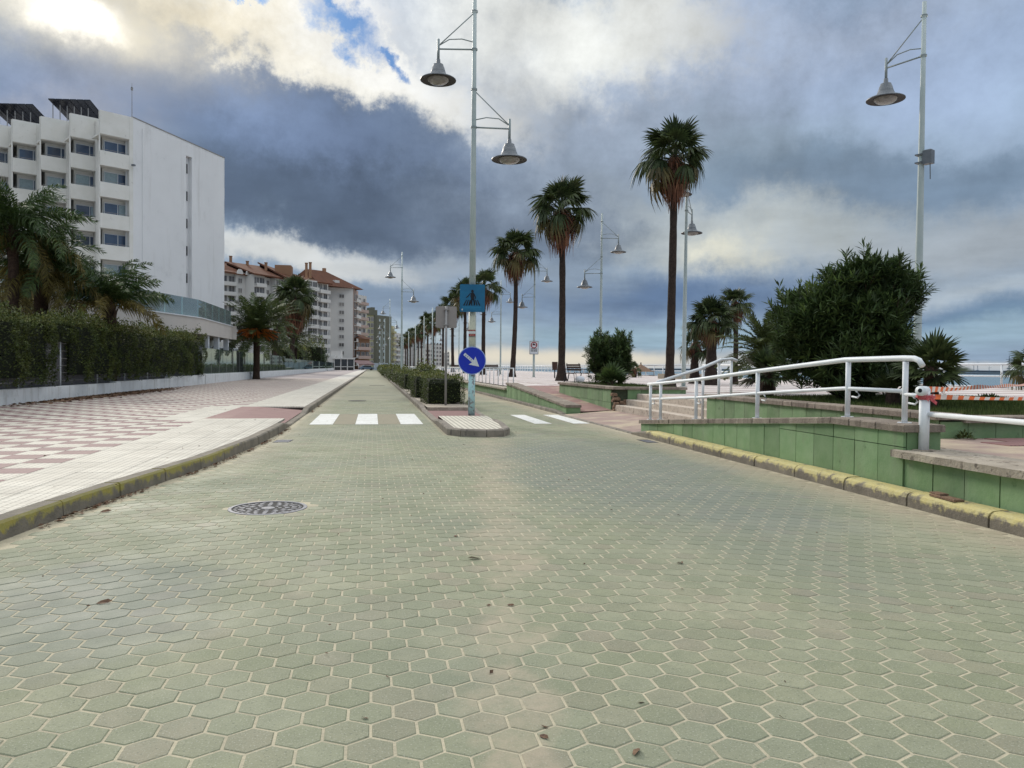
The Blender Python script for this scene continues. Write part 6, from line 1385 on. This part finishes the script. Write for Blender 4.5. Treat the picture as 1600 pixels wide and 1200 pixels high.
def solar(label, pxa, pxb, d):
    a, c = P(pxa, d), P(pxb, d+1.5); mw, L_ = Fr(a, c); t = T('solar_array', label, 'solar panels', (0, 0, 0), 0, 'solar arrays on the hotel roof'); t.matrix_local = mw @ Matrix.Translation((0, 0, ZT-1.4))
    n = 6
    for i in range(n):
        b = MB(); w = L_/n; v = [(i*w+.03, 0, 3.85+i*.07), ((i+1)*w-.03, 0, 3.92+i*.07), ((i+1)*w-.03+2.6, 3.6, 1.7), (i*w+2.63, 3.6, 1.7)]
        b.face(v[::-1]); b.face([(x, y_, z+0.10) for x, y_, z in v]); b.face([v[0], v[1], (v[1][0], v[1][1], v[1][2]+.1), (v[0][0], v[0][1], v[0][2]+.1)]); O('panel', b, mats=[Mt['solar']], parent=t)
        b = MB(); b.tube([(i*w+.4, 0.4, 0.5), (i*w+.4, 0.4, 3.55)], .05, 5); b.tube([(i*w+2.5, 3.5, 0.5), (i*w+2.5, 3.5, 1.6)], .05, 5); O('strut', b, mats=[Mt['grey']], parent=t)
solar('dark tilted solar array on the hotel roof nearer the antenna', 76, 142, 79); solar('dark tilted solar array on the hotel roof at the left edge', -20, 53, 80.5)
# terrace storey in front of the hotel
ter = [P(-60, 33.5), P(0, 34), P(85, 34.8), P(200, 41), P(313, 49), P(363, 59.5)]
tz = 4.30
th_ = T('terrace', 'beige terrace fascia with glass balustrade in front of the hotel', 'building')
for k in range(len(ter)-1):
    mw, L_ = Fr(ter[k], ter[k+1]); 
    b = MB(); b.box(0, L_-0.003, 0, 0.35, tz-1.05, tz-0.06); O('fascia', b, mats=[Mt['fascia']], parent=th_, mw=mw)
    b = MB(); b.box(-0.0, L_-0.003, -0.06, 0.4, tz-0.059, tz); O('fascia_cap', b, mats=[Mt['white']], parent=th_, mw=mw)
    n = max(1, int(L_/2.0))
    for i in range(n):
        b = MB(); b.box(i*L_/n+0.02, (i+1)*L_/n-0.02, 0.12, 0.14, tz+0.003, tz+1.12); O('glass_panel', b, mats=[Mt['glassrail']], parent=th_, mw=mw)
b = MB(); pts = [(p.x, p.y) for p in ter]; back = [(P(363, 75).x-6, P(363, 75).y), (P(-60, 75).x, P(-60, 75).y)]
poly_ = pts+back; b.face([(x, y, tz-0.3) for x, y in poly_]); b.face([(x, y, tz-1.04) for x, y in poly_][::-1])
mw, L_ = Fr(ter[-1], ter[-1]+Vector((-8, 9, 0))); b2 = MB(); b2.box(0, L_, 0, 0.35, tz-1.05, tz-0.001); O('fascia', b2, mats=[Mt['fascia']], parent=th_, mw=mw)
O('deck', b, mats=[Mt['fascia']], parent=th_)
for px, d in ((322, 52), (338, 55), (353, 58.5)):
    q = P(px, d); b = MB(); b.box(-0.17, 0.17, -0.17, 0.17, 0.2, tz-1.04); O('column', b, mats=[Mt['white']], parent=th_, loc=(q.x, q.y, 0))
mw, L_ = Fr(P(180, 46), P(350, 66)); b = MB(); b.box(0, L_, 0, 0.3, 0, tz-1.06); O('ground_floor_wall', b, mats=[Mt['hotel_warm']], parent=th_, mw=mw)
gw = winmesh(2.0, 2.2, .07, 0, 'windark')
for k in range(9): O('window', gw, parent=th_, mw=mw @ Matrix.Translation((1.2+k*2.9, -0.05, 0.5)))

# ------------------------------------------------------------------ far buildings
wn = {}
def facade(root, a, c, z0_, nf, fh, nb, ww=1.3, wh=1.3, style='win', m='winfar', off=0.0, wall='bw', bal='bw'):
    mw, L_ = Fr(a, c); key = (ww, wh, m)
    if key not in wn:
        b = MB(); b.box(0, ww, -0.02, 0.05, 0, wh, 0); b.box(-0.12, ww+0.12, -0.10, 0.0, -0.15, 0, 1); b.box(-0.1, 0, -0.07, 0.0, 0, wh, 1); b.box(ww, ww+0.1, -0.07, 0.0, 0, wh, 1); b.box(ww/2-.05, ww/2+.05, -.05, 0, 0, wh, 1); b.box(-.1, ww+.1, -.07, 0, wh, wh+.1, 1)
        wn[key] = b.mesh('window', [Mt[m], Mt['bw']])
    for f in range(nf):
        z = z0_+f*fh
        for k in range(nb):
            x = (k+0.5)*L_/nb-ww/2; O('window', wn[key], parent=root, mw=mw @ Matrix.Translation((x, -0.03, z+0.9)))
        if style == 'bal':
            b = MB(); b.box(0.2, L_-0.2, -1.2, -1.05, z, z+1.0); b.box(0.2, L_-0.2, -1.2, -0.01, z-0.2, z-0.01); O('balcony', b, mats=[Mt[bal]], parent=root, mw=mw)
def block(root, a, c, depth, z0_, z1_, m, name='wall'):
    mw, L_ = Fr(a, c); b = MB(); b.box(0, L_, 0, depth, z0_, z1_); return O(name, b, mats=[Mt[m]], parent=root, mw=mw), mw, L_
# long white block with red tiled roof: alternating flat bays and balcony bays
lb = T('apartment_block', 'long white apartment block with red tiled roof behind the date palm', 'building')
segs = [(343, 368, 236, 240, 'bal', 30.5), (368, 394, 239, 244, 'win', 30.5), (396, 413, 240, 244, 'bal', 30), (413, 432, 244, 250, 'win', 29.5), (430, 446, 246, 250, 'bal', 29.5), (446, 482, 250, 258, 'win', 29.5), (480, 495, 250, 254, 'bal', 29.5), (495, 512, 258, 264, 'bal', 29.5)]
for xl, xr, dl, dr, sty, zt in segs:
    o, mw, L_ = block(lb, P(xl, dl), P(xr, dr), 16, 0, zt-0.4, 'bw')
    facade(lb, P(xl, dl-0.02), P(xr, dr-0.02), 1.5, 9, 3.05, 1 if sty == 'bal' and L_ < 4 else max(2, int(L_/2.6)) if sty == 'win' else 2, 1.3 if sty == 'win' else 1.9, 1.4 if sty == 'win' else 1.9, sty)
def roofslab(root, pa, pb, z0a, z1a, z0b, z1b, run=14.0, name='roof'):
    mw, L_ = Fr(pa, pb); b = MB(); e = 0.8
    v = [(-e, -1.0, z0a), (L_+e, -1.0, z0b), (L_+e, run, z1b), (-e, run, z1a)]; b.face(v); b.face([(x, y_, z-0.5) for x, y_, z in v][::-1])
    for i in range(4): p_, q_ = v[i], v[(i+1) % 4]; b.face([(p_[0], p_[1], p_[2]-.5), (q_[0], q_[1], q_[2]-.5), q_, p_])
    b.face([(0, run, z1a-0.5), (L_, run, z1b-.5), (L_, run, 20), (0, run, 20)])
    O(name, b, mats=[Mt['roof']], parent=root, mw=mw)
roofslab(lb, P(340, 235), P(396, 244), 30.0, 37, 29.5, 34); roofslab(lb, P(396, 240), P(446, 250), 29.8, 34.5, 29.3, 34.5); roofslab(lb, P(446, 248), P(513, 262), 29.6, 35.5, 29.2, 31.5)
for px, z in ((360, 36.6), (386, 35.0), (415, 34.6), (478, 34.6), (484, 34.8)):
    q = P(px, 252); b = MB(); b.box(-.4, .4, -.4, .4, 30, z); b.box(-.5, .5, -.5, .5, z, z+.25); O('chimney', b, mats=[Mt['borange']], parent=lb, loc=(q.x, q.y, 0))
q = P(443, 256); b = MB(); b.box(-2.6, 2.6, -3, 3, 30, 34.2); O('roof_house', b, mats=[Mt['borange']], parent=lb, loc=(q.x, q.y, 0))
mw, L_ = Fr(P(370, 238.5), P(392, 243))
for k in range(2):
    am = MB(); plate(am, [(1.1*math.cos(math.pi*i/10), 30+1.5*math.sin(math.pi*i/10)) for i in range(11)], -.3, 0)
    O('arched_gable', am, mats=[Mt['bw']], parent=lb, mw=mw @ Matrix.Translation((0.4+k*3.3, -0.7, -0.6)))
# tower with blank gable
tw = T('apartment_tower', 'white tower with red hipped roof and one column of windows', 'building')
o, mw, L_ = block(tw, P(515, 278), P(551, 282), 18, 0, 30.0, 'bw'); facade(tw, P(515, 277.9), P(551, 281.9), 1.5, 9, 2.95, 1, 1.7, 1.2)
block(tw, P(509, 274), P(515, 277), 14, 0, 29.5, 'bgrey', 'stair_wall'); facade(tw, P(497, 268), P(509, 272), 1.5, 9, 2.95, 1, 1.8, 1.9, 'bal'); block(tw, P(497, 268.2), P(509, 272.2), 14, 0, 29.5, 'bw')
block(tw, P(552, 283), P(559, 291), 10, 0, 29.5, 'bp'); facade(tw, P(552, 282.6), P(559, 290.6), 1.5, 9, 2.95, 2, 1.5, 1.8, 'bal', bal='bw')
mw, L_ = Fr(P(497, 270), P(560, 286)); b = MB(); e = 1.0; v0 = [(-e, -1.5, 29.6), (L_+e, -1.5, 29.6), (L_+e, 18, 29.6), (-e, 18, 29.6)]; r0_, r1_ = (1.0, 8, 35.8), (L_*0.52, 8, 36.0)
b.face([v0[0], v0[1], r1_, r0_]); b.face([v0[1], v0[2], r1_]); b.face([v0[2], v0[3], r0_, r1_]); b.face([v0[3], v0[0], r0_]); b.face(v0[::-1]); O('roof', b, mats=[Mt['roof']], parent=tw, mw=mw)
b = MB(); b.box(L_*.5-.5, L_*.5+.5, 7.5, 8.5, 34, 37.0); O('chimney', b, mats=[Mt['borange']], parent=tw, mw=mw)
b = MB(); b.box(L_*.44, L_*.44+2.2, 1.0, 2.2, 30.5, 32.2); O('dormer', b, mats=[Mt['bw']], parent=tw, mw=mw)
# others
pb = T('pink_apartments', 'pinkish apartment building with white balconies left of the olive tower', 'building')
block(pb, P(558, 320), P(572, 328), 14, 0, 31.0, 'bw'); facade(pb, P(558, 319.8), P(572, 327.8), 1.5, 9, 3.2, 2, 1.5, 1.6, 'bal', bal='bp')
og = T('orange_house', 'orange and brown low building at the foot of the far towers', 'building')
block(og, P(556, 285), P(577, 290), 10, 0, 11.5, 'borange'); facade(og, P(556, 284.8), P(577, 289.8), 0.8, 3, 3.3, 3, 1.4, 1.5, 'bal', bal='bp')
b = MB(); mw, L_ = Fr(P(554, 284), P(579, 290)); b.face([(-.5, -1, 11.4), (L_+.5, -1, 11.4), (L_+.5, 8, 13.5), (-.5, 8, 13.5)]); O('roof', b, mats=[Mt['roof']], parent=og, mw=mw)
ot = T('olive_tower', 'olive green tower with a pale yellow window front', 'building')
block(ot, P(573, 395), P(589, 398), 18, 0, 27.5, 'by'); facade(ot, P(573, 394.8), P(589, 397.8), 1.2, 8, 3.2, 3, 1.35, 2.0)
block(ot, P(588.5, 396), P(611, 408), 18, 0, 27.6, 'bg'); facade(ot, P(589, 395.8), P(603, 403.5), 1.2, 8, 3.2, 2, 1.1, 1.1, m='curtain')
block(ot, P(573, 394.5), P(589, 397.5), 18, 27.5, 30.2, 'bg', 'roof_storey'); block(ot, P(580, 396.5), P(585, 397.5), 6, 30.2, 31.6, 'bg', 'lift_house')
yb = T('yellow_apartments', 'narrow yellowish apartment strip beside the olive tower', 'building'); block(yb, P(611, 430), P(616, 440), 10, 0, 24, 'by'); facade(yb, P(611, 429.8), P(616, 439.8), 1.5, 7, 3.1, 1, 1.6, 1.6, 'bal', bal='by')
wb = T('white_apartments', 'white apartment block with balconies at the far street end', 'building'); block(wb, P(616, 450), P(632, 470), 16, 0, 21, 'bw'); facade(wb, P(616, 449.8), P(632, 469.8), 1.5, 6, 3.1, 2, 1.6, 1.7, 'bal', bal='bw')
gb = T('grey_apartments', 'pale grey apartment block behind the second median lamp', 'building'); block(gb, P(632, 560), P(650, 600), 16, 0, 16, 'bgrey'); facade(gb, P(632, 559.8), P(650, 599.8), 1.5, 4, 3.3, 5, 1.6, 1.8)
for k, (xl, xr, d, z, m_, lb_) in enumerate(((650, 664, 640, 25, 'bgrey', 'distant grey block left of the palm row trunks'), (664, 676, 620, 16, 'bw', 'distant low white block behind the palm trunks'), (676, 690, 660, 21, 'bw', 'distant white block seen between the palm trunks'), (604, 616, 520, 12, 'bgrey', 'distant low block behind the median hedges'), (690, 702, 700, 14, 'bw', 'last distant white block before the open sky'))):
    t = T('distant_building', lb_, 'building', (0, 0, 0), 0, 'distant buildings beyond the palm row'); block(t, P(xl, d), P(xr, d+8), 20, 0, z, m_); facade(t, P(xl, d-.2), P(xr, d+7.8), 2, int(z/3.5), 3.4, 3, 1.9, 1.8)
# kiosk at the street end, white garden wall, awnings
kq = T('cafe_pavilion', 'white flat-roofed cafe pavilion with dark glazing at the street end', 'building')
mw, L_ = Fr(P(522, 198), P(553, 200)); b = MB(); b.box(-.2, L_+.2, -0.5, 6, 3.0, 3.35); O('roof', b, mats=[Mt['bw']], parent=kq, mw=mw); b = MB(); b.box(0, L_, 0.2, 5.5, 0, 3.0); O('glazed_front', b, mats=[Mt['windark']], parent=kq, mw=mw)
for k in range(4): b = MB(); b.box(k*L_/3-.12, k*L_/3+.12, 0, .19, 0, 3.0); O('pillar', b, mats=[Mt['bw']], parent=kq, mw=mw)
b = MB(); b.box(0, L_, 0.0, 0.15, 0.95, 1.15); O('mid_rail', b, mats=[Mt['bw']], parent=kq, mw=mw)
t = T('stepped_white_wall', 'white stepped wall left of the cafe pavilion', 'wall')
mw, L_ = Fr(P(513, 200), P(523, 199)); b = MB(); b.box(0, L_, 0, .6, 0, 3.9); b.box(0.3, L_+1.5, .61, 1.2, 0, 5.2); b.box(-2.2, 0.2, .3, .8, 0, 3.1); O('wall', b, mats=[Mt['bw']], parent=t, mw=mw)
t = T('street_awning', 'reddish awnings over the terrace at the end of the road', 'awning')
mw, L_ = Fr(P(560, 245), P(585, 250)); b = MB(); b.face([(0, 0, 1.9), (L_, 0, 1.9), (L_, 3, 3.1), (0, 3, 3.1)]); b.face([(0, 0, 1.6), (L_, 0, 1.6), (L_, 0, 1.9), (0, 0, 1.9)]); O('canopy', b, mats=[Mt['awning']], parent=t, mw=mw)
for k in range(4): tubeobj('support', [(0, 0, 0), (0, 0, 1.9)], 0.05, 'white', t, 5).matrix_local = mw @ Matrix.Translation((k*L_/3, 0.05, 0))
def car(label, loc, rz, m):
    t = T('parked_car', label, 'car', loc, rz); b = MB(); plate(b, [(-2.1, .35), (2.1, .35), (2.1, .8), (1.5, .9), (0.9, 1.4), (-1.0, 1.42), (-1.8, .95), (-2.1, .85)], -.85, .85); O('body', b, mats=[Mt[m]], parent=t)
    b = MB(); plate(b, [(-1.55, .95), (1.3, .95), (0.85, 1.34), (-.95, 1.36)], -.87, .87); O('side_glass', b, mats=[Mt['windark']], parent=t)
    for x in (-1.3, 1.3):
        for y_ in (-.8, .8): b = MB(); b.tube([(x, y_-.1, .32), (x, y_+.1, .32)], .32, 12); O('wheel', b, mats=[Mt['black']], parent=t)
q = P(573, 232); car('small dark car parked under the far awnings', (q.x, q.y, 0.02), 0.2, 'steelblue')
t = T('site_fence', 'pale blue-grey barrier fence across the end of the road', 'fence')
mw, L_ = Fr(P(583, 255), P(625, 262)); b = MB(); b.box(0, L_, 0, .1, 0, 2.3); O('boards', b, mats=[mat('pale_blue_board', (.42, .47, .52), rough=.8)], parent=t, mw=mw)
for k in range(6): b = MB(); b.box(k*L_/5-.08, k*L_/5+.08, -.12, -.01, 0, 2.5); O('post', b, mats=[Mt['grey']], parent=t, mw=mw)

# ------------------------------------------------------------------ far shore, harbour
b = MB(); pts = []
for k in range(41):
    px = 560+k*6; q = P(px, 3200); h = 62*math.exp(-((px-640)/60.0)**2)+8*mnoise.noise(Vector((k*.4, 0, 0))); pts.append((q, max(0.5, h)))
for (a, h0), (c, h1) in zip(pts, pts[1:]):
    b.face([(a.x, a.y, -2), (c.x, c.y, -2), (c.x, c.y+50, h1*.55), (a.x, a.y+50, h0*.55)]); b.face([(a.x, a.y+50, h0*.55), (c.x, c.y+50, h1*.55), (c.x, c.y+400, h1), (a.x, a.y+400, h0)])
O('hill', b, mats=[Mt['hill']], kind='structure', smooth=True)
t = T('breakwater', 'long low breakwater on the horizon of the sea', 'breakwater'); 
for (xl, xr, d, z, m_) in ((1460, 1720, 900, -0.1, 'concrete_far'), (1150, 1700, 2600, 6.0, 'concrete_far'), (940, 1160, 1900, 2.2, 'concrete_far')):
    mw, L_ = Fr(P(xl, d), P(xr, d)); b = MB(); b.box(0, L_, 0, 12, -2, z); O('mole', b, mats=[Mt[m_]], parent=t, mw=mw)
def crane(label, px, d, h):
    t = T('harbour_crane', label, 'crane', P(px, d, -1.0), 0.3, 'harbour cranes on the horizon'); s = h
    b = MB(); b.tube([(-.08*s, 0, 0), (0, 0, .9*s)], .012*s, 4); b.tube([(.08*s, 0, 0), (0, 0, .9*s)], .012*s, 4); b.box(-.1*s, .1*s, -.05*s, .05*s, .25*s, .29*s); O('tower', b, mats=[Mt['steelblue']], parent=t)
    b = MB(); b.tube([(-.25*s, 0, .7*s), (.5*s, 0, .75*s)], .012*s, 4); b.tube([(0, 0, .95*s), (.5*s, 0, .75*s)], .006*s, 4); O('jib', b, mats=[Mt['steelblue']], parent=t)
crane('left harbour crane of the pair above the tape', 1521, 900, 14); crane('right harbour crane of the pair above the tape', 1527, 920, 15); crane('tall slender harbour mast at the right above the railing', 1576, 900, 24); crane('small crane between the pair and the tall mast', 1545, 950, 10)

# ------------------------------------------------------------------ benches, bin, bits on the promenade
def bench(label, loc, rz):
    t = T('bench', label, 'bench', loc, rz, 'dark benches on the promenade')
    for k in range(4): b = MB(); b.box(-.85, .85, -.22+k*.115, -.12+k*.115, .42, .45); O('seat_slat', b, mats=[Mt['wood']], parent=t)
    for k in range(3): b = MB(); b.box(-.85, .85, .24+k*.03, .27+k*.03, .56+k*.12, .66+k*.12); O('back_slat', b, mats=[Mt['wood']], parent=t)
    for x in (-.75, .75):
        b = MB(); b.tube([(x, -.25, 0), (x, -.2, .42), (x, .24, .44), (x, .34, .95)], .025, 6); b.tube([(x, .28, 0), (x, .2, .42)], .025, 6); b.tube([(x, -.25, .42), (x, -.25, .62), (x, .26, .64)], .02, 6); O('side_frame', b, mats=[Mt['blackiron']], parent=t)
    return t
bn = bench('dark bench beside the trunk of the second palm', (9.9, 38.0, 0.6), rad(75)); index_children(bn)
copy_tree(bn, None, (10.6, 38.9, 0.6), rad(100), 'dark bench half hidden by the smaller oleander')
copy_tree(bn, None, (9.4, 62, 0.6), rad(10), 'dark bench left of the third palm behind the railing')
copy_tree(bn, None, (9.0, 80, 0.6), rad(10), 'dark bench farther left behind the railing posts')
t = T('litter_bin', 'small dark litter bin beyond the roadside railing', 'bin', (12.1, 50.5, 0.6)); b = MB(); b.tube([(0, 0, 0), (0, 0, .75)], .04, 6); O('stand', b, mats=[Mt['blackiron']], parent=t); b = MB(); b.tube([(0, 0, .55), (0, 0, 1.1)], [.17, .2], 10); O('bucket', b, mats=[Mt['wood']], parent=t)
b = MB(); b.lathe([(0.02, .0), (.20, .0), (.26, .12), (.22, .25), (.0, .30)], 12); O('white_sack', b, mats=[Mt['white_flat']], smooth=True, loc=(10.35, 37.7, 0.6), label='white sack on the ground between the two dark benches', category='sack')
q = P(1085, 55); t = T('beach_hut', 'low beige beach structure behind the railing posts', 'hut', (q.x, q.y, 0.0), .3)
b = MB(); b.box(-2.5, 2.5, -1, 1, -.3, .95); O('wall', b, mats=[Mt['sand']], parent=t)
b = MB(); b.box(-.4, .4, -1.02, -1.001, -.2, .75); O('door', b, mats=[Mt['wood']], parent=t)
sh = T('straw_parasol', 'tiny straw beach parasol beyond the smaller oleander', 'parasol', P(1001, 75, 0.0)); b = MB(); b.tube([(0, 0, 0), (0, 0, 1.9)], .06, 6); O('pole', b, mats=[Mt['wood']], parent=sh); b = MB(); b.lathe([(1.3, 1.0), (.6, 1.4), (0, 1.75)], 12); O('straw_roof', b, mats=[Mt['rubble']], parent=sh)
b = MB(); b.cham(-.17, .17, -.05, .05, 0, .02, .005); b.cham(.05, .2, -.06, .03, .02, .035, .004)
O('broken_tile', b, mats=[Mt['rubble']], loc=(5.15, 6.15, 0.142), rot=(0, 0, 1.5), label='broken piece of coping lying on the yellow kerb', category='rubble')
